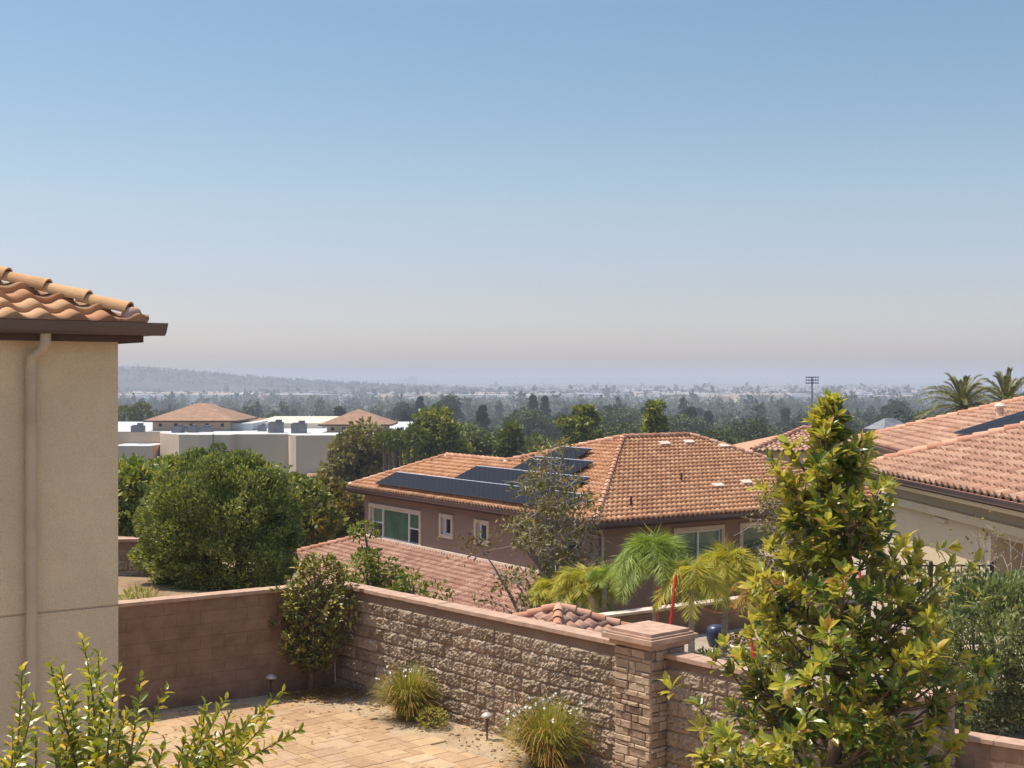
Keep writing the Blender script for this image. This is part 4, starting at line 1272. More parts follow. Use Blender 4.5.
# ================================================================== magnolia on the right
def magnolia():
    Y = 12.0; X = xat(835, Y)
    root = thing('magnolia_tree', (X, Y, 0), 'big glossy leaved magnolia tree in front of the right hand wall', 'tree')
    r = np.random.default_rng(55)
    prof = [(395, 12), (420, 19), (445, 40), (470, 68), (505, 72), (540, 76), (580, 104), (620, 118), (660, 122), (700, 138), (740, 152), (790, 152), (840, 140), (880, 105)]
    zz = [H - (p[0] - HOR) / F * Y for p in prof][::-1]; ww_ = [p[1] / F * Y for p in prof][::-1]
    wood, fol, new = MB(), MB(), MB()
    tp = np.array([(0, 0, 0), (.03, 0, .8), (-.02, .02, 1.6), (.05, 0, 2.4), (.0, .02, 3.2), (-.03, 0, 4.0), (-.06, 0, 4.6), (-.05, 0, 4.98)])
    wood.tube(tp, [.095, .085, .072, .06, .045, .03, .018, .010], 9)
    def rosette(c, ax_d, fresh_sunlit=False):
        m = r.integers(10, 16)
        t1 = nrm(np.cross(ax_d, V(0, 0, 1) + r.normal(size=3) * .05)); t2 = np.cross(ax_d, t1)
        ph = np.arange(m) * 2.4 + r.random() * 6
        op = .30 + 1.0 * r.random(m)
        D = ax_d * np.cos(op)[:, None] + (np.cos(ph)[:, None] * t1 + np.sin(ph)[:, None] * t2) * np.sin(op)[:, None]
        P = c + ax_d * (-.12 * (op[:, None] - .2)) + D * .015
        leaf_blades(new if fresh_sunlit else fol, P, D, np.repeat(ax_d[None], m, 0) + V(0, 0, .25), .085 + .085 * r.random(m), .046 + .030 * r.random(m), .16, .18)
    nb = 100
    for i in range(nb):
        t = ((i + r.random() * .8) / nb) ** 1.12
        z = .5 + 4.40 * t ** .90
        w_ = float(np.interp(z, zz, ww_))
        az = i * 2.39996 + r.normal() * .3
        L = w_ * (.52 + .60 * r.random()) * (1.22 if math.cos(az) > .4 and 2.9 < z < 3.9 else .80 if math.cos(az) < -.2 and 3.0 < z < 4.2 else 1)
        z0 = max(.35, z - .18 - L * .5)
        a0 = V(*[np.interp(z0, tp[:, 2], tp[:, k]) for k in (0, 1)], z0)
        end = V(*[np.interp(z, tp[:, 2], tp[:, k]) for k in (0, 1)], z) + V(math.cos(az) * L, math.sin(az) * L, 0)
        bp_ = curve(a0, end, (0, 0, -.06 - .08 * L), 7)
        wood.tube(bp_, np.linspace(.026 if L > .5 else .014, .006, 7), 5, False)
        out = V(math.cos(az), math.sin(az), 0)
        k = int(3 + 8.5 * min(1, L / 1.0) + r.integers(0, 3))
        for q in range(k):
            f_ = 1 - (.52 if i % 3 else .85) * (q / max(1, k)) ** 1.1
            c = np.array([np.interp(f_, np.linspace(0, 1, 7), bp_[:, e]) for e in range(3)])
            sp = .03 + .14 * min(1, L)
            c = c + r.normal(size=3) * V(sp, sp, sp * .55) * (q > 0) + V(0, 0, .02)
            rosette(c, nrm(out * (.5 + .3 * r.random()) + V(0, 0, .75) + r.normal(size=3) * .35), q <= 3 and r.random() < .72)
            if q % 2: wood.tube(curve(bp_[3], c, (0, 0, -.02), 4), np.linspace(.008, .004, 4), 4, False)
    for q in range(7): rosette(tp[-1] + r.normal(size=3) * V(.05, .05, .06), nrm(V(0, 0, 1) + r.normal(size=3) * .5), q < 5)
    part('trunk', wood, M['bark'], root, True, True); part('crown', fol, M['lf_magnolia'], root, True, False, False); part('sunlit_new_leaves', new, M['lf_magnolia_new_sunlit'], root, True, False, False)


magnolia()

# standard magnolia in the wall corner
def corner_tree():
    Y = 22.15; X = xat(311, Y)
    root = thing('small_tree', (X, Y, 0), 'small rounded tree on a bare stem in the wall corner', 'tree')
    r = np.random.default_rng(61); wood, fol = MB(), MB()
    wood.tube([(0, 0, 0), (.01, 0, .5), (.05, 0, 1.1), (.1, 0, 1.9)], [.045, .04, .03, .012], 8)
    n = 240
    for i in range(n):
        t = (i + r.random()) / n
        z = .42 + 1.82 * t
        w_ = float(np.interp(z, [.4, .7, 1.1, 1.5, 1.85, 2.1, 2.3], [.16, .38, .50, .58, .50, .36, .12])) * (1 + .25 * math.sin(z * 7 + i * 2.1))
        az = i * 2.39996; rad = w_ * (.25 + .85 * r.random() ** .5)
        c = V(.10 * z / 1.5 + math.cos(az) * rad, math.sin(az) * rad * .8 - .05, z)
        if c[1] + Y - 22.4 > (c[0] + X + 3.35) * .69: c[1] -= .15
        if i % 3 == 0: wood.tube(curve((.03 * z, 0, max(.35, z - .4)), c, (0, 0, -.04), 4), np.linspace(.012, .004, 4), 4, False)
        m = r.integers(9, 14); d = nrm(V(math.cos(az), math.sin(az), .8))
        D = nrm(r.normal(size=(m, 3)) * .8 + d * 1.2)
        leaf_blades(fol, np.repeat(c[None], m, 0) + r.normal(size=(m, 3)) * .03, D, nrm(r.normal(size=(m, 3)) * .4 + V(0, 0, 1)), .085 + .05 * r.random(m), .040 + .016 * r.random(m))
    part('trunk', wood, M['bark'], root, True, True); part('crown', fol, M['lf_young_magnolia'], root, True, False, False)


corner_tree()

# foreground shrub: long leafy shoots
def shoots():
    Y = 6.4
    root = thing('shrub', (xat(110, Y), Y, 0), 'bright leafy shrub shoots in front of the tan house wall at lower left', 'shrub')
    r = np.random.default_rng(71); wood, fol = MB(), MB(); base = np.array(root.location)
    tips = [(22, 668, 8, 800), (45, 715, 60, 800), (50, 664, 82, 790), (82, 640, 92, 800), (98, 655, 110, 800), (118, 668, 108, 800), (140, 678, 112, 800), (75, 690, 70, 800), (60, 668, 100, 830), (105, 700, 100, 800), (128, 712, 90, 810),
            (35, 735, 20, 800), (12, 730, 2, 800), (282, 692, 165, 800), (225, 700, 170, 800), (205, 705, 185, 800), (250, 720, 190, 800), (236, 745, 205, 800), (165, 742, 150, 800), (150, 755, 140, 805), (185, 735, 175, 805), (215, 738, 190, 805), (90, 735, 95, 805), (120, 735, 118, 805), (62, 742, 55, 805), (265, 712, 200, 800)]
    for j, (tx, ty, bx, by) in enumerate(tips):
        for rep in range(2):
            yy = Y + r.normal() * .22
            a = at(bx + r.normal() * 8, by, yy); b = at(tx + (r.normal() * 12 if rep else 0), ty + (abs(r.normal()) * 26 + 8 if rep else 0), yy + r.normal() * .08)
            L = np.linalg.norm(b - a)
            pts = curve(a, b, (r.normal() * .02, r.normal() * .03, -.02), 8)
            wood.tube(pts - base, np.linspace(.007, .0025, 8), 5, False)
            m = max(8, int(L / .0150))
            s = np.linspace(.02, 1, m) ** .95
            P = np.stack([np.interp(s, np.linspace(0, 1, 8), pts[:, k]) for k in range(3)], 1)
            T = nrm(b - a); u = nrm(np.cross(T, V(0, 1, .2))); v = np.cross(T, u)
            ph = np.arange(m) * 2.4 + r.random() * 6
            D = T * (.55 + .75 * s[:, None] ** 3) + (np.cos(ph)[:, None] * u + np.sin(ph)[:, None] * v) + r.normal(size=(m, 3)) * .15
            sz = (.066 + .022 * r.random(m)) * (1 - .40 * s ** 4)
            leaf_blades(fol, P - base, D, np.repeat(T[None], m, 0) + r.normal(size=(m, 3)) * .2, sz, sz * .50, .2, .15)
        wood.tube(curve(at(bx, by, Y) - base, V(r.normal() * .08, r.normal() * .08, 0), (r.normal() * .1, r.normal() * .1, 0), 6), np.linspace(.008, .018, 6), 5, False)
    part('stems', wood, M['bark'], root, True, True); part('leaves', fol, M['lf_shrub'], root, True, False, False)


shoots()

# ================================================================== big round bush on the bank
def round_bush(name, base, rx, ry, h, label, leaf, n, ls, seed, power=2.6, lumps=.1, stems=9, bark='bark_dark', holes=0.):
    r = np.random.default_rng(seed)
    root = thing(name, base, label, 'bush')
    wood, fol = MB(), MB()
    for i in range(stems):
        az = i * 2.399; q = V(math.cos(az) * rx * .6, math.sin(az) * ry * .6, h * (.45 + .3 * r.random()))
        wood.tube(curve((q[0] * .35, q[1] * .35, 0), q, (0, 0, -.1), 6), np.linspace(.05, .012, 6), 6, False)
        for k in range(3):
            q2 = q + r.normal(size=3) * V(rx, ry, h) * .16
            wood.tube(curve(q * .6, q2, (0, 0, 0), 4), np.linspace(.022, .006, 4), 4, False)
    d = nrm(r.normal(size=(n, 3))); d[:, 2] = np.where(d[:, 2] < -.85, -d[:, 2], d[:, 2])
    # superellipsoid radius
    sx = (np.abs(d[:, 0]) ** power + np.abs(d[:, 1]) ** power + np.abs(d[:, 2]) ** power) ** (-1 / power)
    az = np.arctan2(d[:, 1], d[:, 0])
    lump = 1 + lumps * (np.sin(4 * az + 3 * d[:, 2]) * .5 + np.sin(9 * az - 5 * d[:, 2] + 1) * .35 + np.sin(7 * d[:, 2] * 2 + 3 * az) * .4)
    # tufts
    nt_ = 260; td = nrm(r.normal(size=(nt_, 3))); ta = r.random(nt_)
    dots = d @ td.T; near = dots.argmax(1); tuft = (dots.max(1) - .93) / .07
    dep = 1 - .30 * r.random(n) ** 2.0
    rad = sx * lump * dep * (1 + .12 * tuft + .19 * (ta[near] - .5))
    P = d * rad[:, None] * V(rx, ry, 1); P[:, 2] = h * .40 + P[:, 2] * np.where(d[:, 2] > 0, h * .60, h * .42)
    keep = (P[:, 2] > .04) & ~((ta[near] < holes) & (dep > .82))
    P, dd = P[keep], d[keep]; n = len(P)
    D = dd * .7 + V(0, 0, .45) + r.normal(size=(n, 3)) * .55
    leaf_quads(fol, P, D, nrm(r.normal(size=(n, 3)) + dd * .8), ls * (.6 + .9 * r.random(n)), ls * .46 * (.7 + .6 * r.random(n)))
    part('stems', wood, M[bark], root, True, True); part('leaves', fol, M[leaf], root, True, False, False)
    return root


round_bush('bush', (xat(221, 25.0), 25.0, 1.30), 1.17, 1.15, 2.24, 'big clipped round dark green bush above the back wall', 'lf_bush', 80000, .078, 81, 3.0, .10, holes=.13)
round_bush('bush', (xat(1000, 20.5), 20.5, -.03), 1.12, 1.05, 1.98, 'loose silvery green bush at the right edge above the low wall', 'lf_silver', 34000, .085, 82, 2.4, .16, 9, 'bark', holes=.12)
# bare twigs above it
bt_ = thing('bare_shrub', (xat(1005, 22), 22, -.03), 'thin bare grey branches before the dark porch opening', 'shrub')
r = np.random.default_rng(83); tw = MB()
for (x0, y0, x1, y1) in ((1008, 600, 993, 530), (1012, 600, 1010, 538), (1015, 598, 1024, 545), (1010, 610, 1003, 556), (1018, 600, 1032, 550), (1005, 605, 978, 540), (1000, 600, 985, 548)):
    a, b = at(x0, y0, 22), at(x1, y1, 22 + r.normal() * .15)
    pts = curve(a, b, r.normal(size=3) * .04, 6)
    tw.tube(pts, np.linspace(.014, .005, 6), 5, False)
    tw.tube(curve(V(xat(1008, 22), 22, 0), a, (0, 0, 0), 4), .018, 5, False)
    for k in range(4):
        q = pts[2 + k % 4]; tw.tube(curve(q, q + r.normal(size=3) * .14 + V(0, 0, .1), (0, 0, 0), 3), .005, 4, False)
part('stems', tw, M['bark_pale'], bt_)
fl = MB(); P = at(985, 540, 22) + r.normal(size=(70, 3)) * V(.22, .1, .22); leaf_quads(fl, P, rdir(70, 0, r), rdir(70, 0, r), .07, .045)
part('leaves', fl, M['lf_olive'], bt_, recalc=False)

# ================================================================== nearer trees behind the walls
crown_tree('tree', (xat(541, 30), 30, -4.6), 8.15, 1.0, .52, 'thin sparse olive grey tree in front of the solar panels', 'tree', None, 'lf_euc', 'bark_pale', 84, 46, .13, .42, .26, 91, (.25, 0), 'round', .07, twigs=5)
# its leaning neighbour with one leafy tip
lt_ = thing('sapling', (xat(548, 29.0), 29.0, -4.6), 'thin leaning bare sapling with a leafy tip left of the sparse tree', 'tree')
tw = MB(); a, b = V(xat(549, 29), 29, -4.6), at(478, 543, 29); pts = curve(a, b, (.55, 0, .3), 10)
tw.tube(pts, np.linspace(.04, .012, 10), 6)
r = np.random.default_rng(92); fl = MB()
for q, sg, m in ((b, .28, 110), (at(488, 600, 29), .25, 60), (at(520, 600, 29), .2, 50), (at(505, 585, 29), .18, 40)):
    tw.tube(curve(pts[6], q, (0, 0, .1), 4), .010, 4, False)
    P = q + r.normal(size=(m, 3)) * V(sg, sg, sg * .6); leaf_quads(fl, P, rdir(m, 0, r), rdir(m, 0, r), .13, .05)
part('trunk', tw, M['bark_pale'], lt_); part('crown', fl, M['lf_olive'], lt_, recalc=False)
crown_tree('tree', (xat(374, 27.5), 27.5, -4.6), 6.35, .62, .74, 'bright leafy shrub top left, over the lower tile roof behind the wall', 'shrub', None, 'lf_green', 'bark', 20, 110, .11, .5, .40, 93, blades=True)
crown_tree('tree', (xat(411, 25.5), 25.5, -4.6), 5.95, .55, .78, 'second leafy shrub top, lower and to the right over the wall', 'shrub', None, 'lf_green', 'bark', 14, 110, .11, .5, .42, 94, blades=True)
crown_tree('tree', (xat(345, 26.8), 26.8, -4.6), 5.75, .4, .80, 'small leafy shrub top right behind the corner tree', 'shrub', None, 'lf_green', 'bark', 14, 150, .12, .5, .42, 95, blades=True)
crown_tree('tree', (xat(790, 31.5), 31.5, -.03), 2.9, .85, .15, 'grey green thin bush between the brown house and the magnolia', 'bush', None, 'lf_euc', 'bark_pale', 60, 80, .10, .45, .30, 96, twigs=4)
# slope trees left of the centre house
for (px, Y, top, cr, leaf, lb, sd, c0) in (
        (122, 47, 474, 2.0, 'lf_green', 'leafy green tree at the house corner left of the round bush', 101, .25),
        (165, 52, 464, 1.7, 'lf_green', 'green tree rising behind the left of the round bush', 102, .25),
        (235, 58, 466, 2.2, 'lf_green', 'green tree directly behind the top of the round bush', 103, .3),
        (292, 55, 484, 1.6, 'lf_green', 'low green tree behind the right of the round bush', 104, .3),
        (325, 62, 482, 1.8, 'lf_olive', 'rusty olive tree left of the brown house window', 105, .2),
        (336, 66, 500, 1.7, 'lf_green', 'dark green tree beside the brown house left corner', 106, .1),
        (150, 66, 470, 2.6, 'lf_bush', 'dark rounded tree further back behind the round bush', 108, .2),
        (268, 70, 478, 2.4, 'lf_bush', 'darker tree below the tan shopping building', 109, .2)):
    zb = tz(Y); h = H - (top - HOR) / F * Y - zb
    crown_tree('tree', (xat(px, Y), Y, zb), h, cr, c0, lb, 'tree', None, leaf, 'bark_dark', 70, 330, .26, .6, .36, sd)
# trees beyond the roofs
for (px, Y, top, cr, leaf, shape, lb, sd) in (
        (358, 110, 428, 2.5, 'lf_euc', 'round', 'sparse reddish olive tree left of the palm row and above the house roof', 121),
        (436, 130, 411, 2.6, 'lf_green', 'round', 'tall loose green tree right of the palm row', 122),
        (470, 140, 434, 3.5, 'lf_far_c', 'round', 'pale green rounded tree above the left roof ridge', 123),
        (510, 120, 428, 2.2, 'lf_far_c', 'cone', 'pale pointed tree above the left roof ridge', 124),
        (540, 135, 442, 3.0, 'lf_far_c', 'round', 'low green tree at the roof ridge foot', 125),
        (582, 130, 409, 1.9, 'lf_green', 'round', 'tall olive tree left of the main ridge', 126),
        (655, 120, 408, 1.6, 'lf_green', 'cone', 'pointed green tree behind the main ridge', 127),
        (405, 160, 432, 3.8, 'lf_far_b', 'round', 'dark tree behind the palm row', 128),
        (720, 150, 436, 4.0, 'lf_far_a', 'round', 'rounded tree right behind the main ridge end', 129),
        (750, 210, 425, 5.0, 'lf_far_a', 'round', 'rounded grey green tree left of the stadium light', 130),
        (610, 190, 428, 5.0, 'lf_far_a', 'round', 'broad tree just above the main ridge', 131)):
    zb = tz(Y); h = H - (top - HOR) / F * Y - zb
    crown_tree('tree', (xat(px, Y), Y, zb), h, cr, .3, lb, 'tree', None, leaf, 'bark_dark', 50, 210, .45, .6, .34, sd, shape=shape)


# fan palms: row beside the shopping building and two at its left
def fan_palm(px, Y, top, label, seed, tr=.22, cr=1.5, group=None):
    zb = tz(Y); zc = H - (top - HOR) / F * Y
    root = thing('palm_tree', (xat(px, Y), Y, zb), label, 'palm', group)
    r = np.random.default_rng(seed); h = zc - zb
    part('trunk', MB().tube(curve((0, 0, 0), (0, 0, h), (.1, 0, 0), 6), np.linspace(tr, tr * .8, 6), 7), M['bark'], root, True)
    f = MB()
    for i in range(30):
        az = i * 2.4; el = 1.2 - 1.9 * i / 30
        d = V(math.cos(az) * math.cos(el), math.sin(az) * math.cos(el), math.sin(el)); c = V(0, 0, h) + d * cr * .45
        m = 9; D = d + nrm(r.normal(size=(m, 3))) * .55
        leaf_quads(f, np.repeat(c[None], m, 0), D, rdir(m, 0, r), cr * .6, cr * .12)
        f.tube([V(0, 0, h), c], .02, 3, False)
    part('crown', f, M['lf_far_c'], root, True, False, False)


for i, px in enumerate((384, 389, 394, 400, 408)):
    fan_palm(px, 100 + 2 * i, 444 - (i % 2) * 3, 'bare trunked fan palm in the close row above the house roof', 140 + i, .17, 1.0, 'fan palms in a row')
fan_palm(416, 104, 438, 'fan palm standing just right of the close row', 146, .16, 1.1)
fan_palm(142, 266, 412, 'dark fan palm beside the left hip roofed tower', 147, .25, 2.4)
fan_palm(124, 266, 415, 'dark fan palm at the tan house corner', 148, .25, 2.2)
fan_palm(218, 120, 452, 'lone fan palm below the shopping building wall', 149, .12, 1.0)

# date palms on the right
for (px, top, Y, lb, sd, fl_) in ((962, 406, 75, 'left date palm with arching fronds behind the right roof', 151, 2.7), (1006, 404, 77, 'right date palm with arching fronds at the right edge', 152, 2.7)):
    zc = H - (top - HOR) / F * Y; zb = tz(Y)
    root = thing('palm_tree', (xat(px, Y), Y, zb), lb, 'palm', 'date palms behind the right roof')
    r = np.random.default_rng(sd)
    part('trunk', MB().tube([(0, 0, 0), (0, 0, (zc - zb) * .5), (0, 0, zc - zb)], [.35, .28, .34], 10), M['bark'], root, True)
    f, ra = MB(), MB(); fronds(f, ra, V(0, 0, zc - zb), 52, fl_ * 1.12, 1.35, -.30, .42, 50, .40, .026, r, -.12, 0., 1.0, .5, .08)
    part('fronds', f, M['lf_date'], root, True, False, False); part('stalks', ra, M['lf_olive'], root, True)

# ================================================================== shopping building
mz = -3.15
mb_ = thing('shopping_building', (xat(300, 215), 215, -14), 'large tan flat roofed building with white roof and two hip roofed towers', 'building')
Yf = 200


def bx(p0, p1, Y0, Y1, z0, z1): return [(xat(p0, Y0), Y0), (xat(p1, Y0), Y0), (xat(p1, Y0), Y1), (xat(p0, Y0), Y1)]


wl = MB()
plan = [(xat(112, 212), 212), (xat(160, 212), 212), (xat(160, 206), 206), (xat(187, 206), 201), (xat(199, 200), 200), (xat(230, 200), 200), (xat(233, 200), 202), (xat(286, 200), 202), (xat(292, 200), 199), (xat(296, 198), 198), (xat(380, 198), 198), (xat(384, 199), 203), (xat(402, 200), 203), (xat(402, 203), 262), (xat(100, 262), 262)]
zt_ = [mz] * len(plan)
wl.prism(plan, -14, mz)
part('wall', wl, M['mall'], mb_)
cxy = np.mean(np.array(plan), 0)
inn = [tuple(cxy + (np.array(p) - cxy) * .985) for p in plan]
part('roof', MB().prism(inn, mz + .003, mz + .03), M['white_roof'], mb_)
lr_ = [(xat(110, 203), 203.5), (xat(150, 203), 203.5), (xat(150, 203), 211.8), (xat(110, 203), 211.8)]
part('low_wall', MB().prism(lr_, -14, -5.0), M['mall'], mb_)
part('low_roof', MB().prism(lr_, -4.995, -4.96), M['white_roof'], mb_)
part('raised_roof', MB().prism([(xat(250, 226), 226), (xat(322, 226), 226), (xat(322, 226), 250), (xat(250, 226), 250)], [mz + .03] * 4, [mz + .9, mz + .9, mz + 1.4, mz + 1.4]), M['cream_roof'], mb_)
part('white_block', MB().prism([(xat(228, 216), 216), (xat(252, 216), 216), (xat(252, 216), 230), (xat(228, 216), 230)], mz + .02, mz + 1.2), M['white_roof'], mb_)
part('entrance_canopy', MB().prism([(xat(300, 190), 190), (xat(345, 190), 190), (xat(345, 190), 197.8), (xat(300, 190), 197.8)], [-9.9, -9.9, -9.6, -9.6], [-9.6, -9.6, -8.6, -8.6]), M['brown_roof'], mb_)
part('entrance_wall', MB().prism([(xat(304, 190), 191), (xat(343, 190), 191), (xat(343, 190), 197.8), (xat(304, 190), 197.8)], -14, -9.92), M['mall'], mb_)


def hip_tower(p0, p1, Y0, dep, ze_, zr_, lb, ridge_):
    x0, x1 = xat(p0, Y0), xat(p1, Y0); o = 1.2
    t = part('tower', MB().prism([(x0 + o, Y0 + o), (x1 - o, Y0 + o), (x1 - o, Y0 + dep - o), (x0 + o, Y0 + dep - o)], mz, ze_ - .02), M['mall'], mb_)
    xm, ym = (x0 + x1) / 2, Y0 + dep / 2
    v = [(x0, Y0, ze_), (x1, Y0, ze_), (x1, Y0 + dep, ze_), (x0, Y0 + dep, ze_), (xm - ridge_, ym, zr_), (xm + ridge_, ym, zr_)]
    rf = MB().add(v, [(0, 1, 5, 4), (1, 2, 5), (2, 3, 4, 5), (3, 0, 4), (3, 2, 1, 0)])
    part('roof', rf, M['brown_roof'], t)
    fsx = MB(); 
    fsx.box((xm, Y0 - .05, ze_ - .12), (x1 - x0, .1, .24)); fsx.box((x1 + .05, ym, ze_ - .12), (.1, dep, .24))
    part('fascia', fsx, M['fascia'], t)
    for k in range(5): part('vent', MB().box((x0 + o + (x1 - x0 - 2 * o) * (k + .5) / 5, Y0 + o - .03, ze_ - .75), (.5, .06, .5)), M['iron'], t)


hip_tower(143, 236, 214, 18, -1.45, 1.2, '', .8)
hip_tower(318, 391, 208, 12, -1.85, .35, '', .2)
for (px, Y, wv, hv2) in ((178, 208, 1.6, .9), (193, 209, 1.4, .8), (183, 211.5, 3.0, .5), (204, 211.5, 2.6, .6), (138, 210, 1.8, 1.0), (276, 208, 2.2, 1.6), (299, 206, 2.2, 1.5), (262, 214, 1.2, .8)):
    x = xat(px, Y)
    o = part('air_conditioner', MB().box((x, Y, mz + .05 + hv2 / 2), (wv, 1.8, hv2)).box((x + wv * .2, Y, mz + .06 + hv2 + .2), (wv * .4, 1.0, .4)), M['grey'], mb_)
    part('fan_grille', MB().lathe((x - wv * .2, Y, mz + .055 + hv2), [(.0, .1), (.5, .1), (.55, 0)], 10), M['iron'], o)
part('pipe_mast', MB().tube([(xat(211, 198), 199.4, -9), (xat(211, 198), 199.4, -3.0)], .12, 6), M['grey'], mb_)

# ================================================================== other houses
def far_house(px, Y, wd, dep, ze_, zr_, rot, roof, wall, label, zb=None, group=None):
    zb = tz(Y) if zb is None else zb
    root = thing('house', (xat(px, Y), Y, zb), label, 'house', group)
    e = V(math.cos(rot), math.sin(rot), 0); n = V(-e[1], e[0], 0); he, hr = ze_ - zb, zr_ - zb

    def q(a, b, z): return e * a + n * b + V(0, 0, z)
    o = .4
    part('wall', MB().box((0, 0, he / 2), (wd - 2 * o, dep - 2 * o, he), e, n), M[wall], root, True)
    rd = max(.1, wd / 2 - dep / 2)
    v = [q(-wd / 2, -dep / 2, he), q(wd / 2, -dep / 2, he), q(wd / 2, dep / 2, he), q(-wd / 2, dep / 2, he), q(-rd, 0, hr), q(rd, 0, hr)]
    part('roof', MB().add(v, [(0, 1, 5, 4), (1, 2, 5), (2, 3, 4, 5), (3, 0, 4), (3, 2, 1, 0)]), M[roof], root, True)
    for k in range(4): part('window', MB().box(q(-wd / 2 + wd * (k + .5) / 4, -dep / 2 + o - .02, he - 1.3), (1.1, .06, 1.2), e, n), M['glass_dark'], root, True)
    return root


nh = thing('house', (xat(812, 70), 70, -6), 'red tile roofed house half hidden behind the magnolia top', 'house')
Xa, Xb, Ya = xat(752, 66), xat(905, 66), 66
zNe = H - (451 - HOR) / F * Ya; zNr = zNe + 1.0
tile_plane('roof', V(Xa, Ya, zNe), V(1, 0, 0), nrm(V(0, 1, .3)), [(0, 0), (Xb - Xa, 0), (Xb - Xa - 3.2, 3.2 * 1.044), (3.2, 3.2 * 1.044)], M['tile_pink'], nh, .3, .4)
zt9 = zNe + .96
rb = MB().quad((Xa, Ya, zNe - .03), (Xb, Ya, zNe - .03), (Xb - 3.2, Ya + 3.2, zt9 - .03), (Xa + 3.2, Ya + 3.2, zt9 - .03))
rb.quad((Xa + 3.2, Ya + 3.2, zt9 - .03), (Xb - 3.2, Ya + 3.2, zt9 - .03), (Xb, Ya + 6.4, zNe - .03), (Xa, Ya + 6.4, zNe - .03)); rb.quad((Xa, Ya, zNe - .03), (Xa + 3.2, Ya + 3.2, zt9 - .03), (Xa, Ya + 6.4, zNe - .03)); rb.quad((Xb, Ya, zNe - .03), (Xb, Ya + 6.4, zNe - .03), (Xb - 3.2, Ya + 3.2, zt9 - .03))
part('roof_underlay', rb, M['tile_cap_red'], nh, recalc=False)
cpn = cap_tiles(MB(), (Xa, Ya, zNe + .05), (Xa + 3.2, Ya + 3.2, zt9 + .05)); cap_tiles(cpn, (Xa + 3.2, Ya + 3.2, zt9 + .05), (Xb - 3.2, Ya + 3.2, zt9 + .05)); cap_tiles(cpn, (Xb, Ya, zNe + .05), (Xb - 3.2, Ya + 3.2, zt9 + .05))
part('hip_tiles', cpn, M['tile_cap_red'], nh)
part('wall', MB().box(((Xa + Xb) / 2, Ya + 3.2, (zNe - 6) / 2 - .06), (Xb - Xa - .8, 5.6, zNe + 6)), M['stucco_tan'], nh)
far_house(889, 165, 5.0, 3.6, -.9, .4, .5, 'grey', 'pale', 'pale grey roofed house between the magnolia top and the right roof')
for (px, Y, dz_, rot, roof, lb) in ((541, 420, 3.6, .2, 'white_roof', 'tiny white roofed house among the valley trees'), (548, 300, 4, .6, 'brown_roof', 'small brown roofed house below the tiny white roofed one'),
                                    (452, 240, 5, .1, 'solar', 'dark solar roofed building above the left roof ridge'), (565, 235, 5, 0, 'solar', 'long dark solar roof right of the first solar roof'),
                                    (425, 260, 4, .4, 'grey', 'grey roofed house behind the palm row'), (258, 300, 9, .1, 'brown_roof', 'small brown roof behind the shopping building'), (755, 480, 6, .4, 'brown_roof', 'brown roof in the valley trees left of the stadium light')):
    zb = tz(Y); far_house(px, Y, 12, 8, zb + dz_ + 2, zb + dz_ + 4, rot, roof, 'mall', lb)

# stadium light
Y = 350; zb = tz(Y); X = xat(812, Y)
sg = thing('stadium_light', (X, Y, zb), 'tall stadium floodlight mast above the magnolia top', 'floodlight')
part('pole', MB().tube([(0, 0, 0), (0, 0, H + .5 - zb)], [.32, .18], 10), M['grey'], sg, True)
cr_ = MB()
for k in range(3): cr_.box((0, 0, H + .5 - zb - .1 - k * .75), (3.4, .12, .12))
part('crossbar', cr_, M['grey'], sg, True)
for k in range(3):
    for j in range(6):
        part('lamp', MB().lathe((-1.5 + .6 * j, -.25, H + .5 - zb - .1 - k * .75), [(0, .28), (.2, .22), (.26, -.1), (.0, -.12)], 8), M['iron'], sg, True)

# ================================================================== valley woodland
protos = []
for (nm, leaf, shape, hgt, cr, lb, c0, sd) in (
        ('valley_tree', 'lf_far_a', 'round', 11, 5.0, 'rounded grey green tree in the valley woodland', .2, 201), ('valley_tree', 'lf_far_b', 'round', 12, 4.8, 'rounded dark green tree in the valley woodland', .15, 202),
        ('valley_tree', 'lf_far_c', 'round', 9, 4.2, 'rounded pale green tree in the valley woodland', .2, 203), ('conifer', 'lf_far_b', 'cone', 17, 3.0, 'pointed dark conifer in the valley woodland', .08, 204),
        ('valley_tree', 'lf_far_a', 'other', 13, 5.4, 'broad uneven grey green tree in the valley woodland', .25, 205), ('cypress', 'lf_far_b', 'column', 16, 1.7, 'slim dark cypress in the valley woodland', .05, 206)):
    p = crown_tree(nm, (0, 0, 0), hgt, cr, c0, lb, 'tree', lb.replace('tree', 'trees', 1).replace('conifer', 'conifers').replace('cypress', 'cypresses'), leaf, 'bark_dark', 44, 170, .62, .75, .34, sd, shape=shape)
    protos.append([p, hgt, 0])
r = np.random.default_rng(210)
count = 0
Yc = 215.0
while Yc < 780 and count < 285:
    step = Yc * .075
    xs_row = np.arange(-.42, .42, .043)
    for xx in xs_row:
        X, Y = (xx + r.normal() * .014) * Yc, Yc + r.normal() * step * .35
        px = 512 + X / Y * F
        if px < 95 or px > 945: continue
        if Y < 330 and px < 760 or Y < 285: continue
        k = r.choice(6, p=[.30, .26, .14, .10, .16, .04])
        p = protos[k]
        o = p[0] if p[2] == 0 else copy_tree(p[0])
        p[2] += 1
        o.location = (X, Y, tz(Y) - .3)
        s = (.75 + .5 * r.random()) * (1.0 if k not in (3, 5) else .85)
        o.scale = (s * (.9 + .3 * r.random()), s * (.9 + .3 * r.random()), s); o.rotation_euler = (0, 0, r.random() * 6.28)
        count += 1
    Yc += step
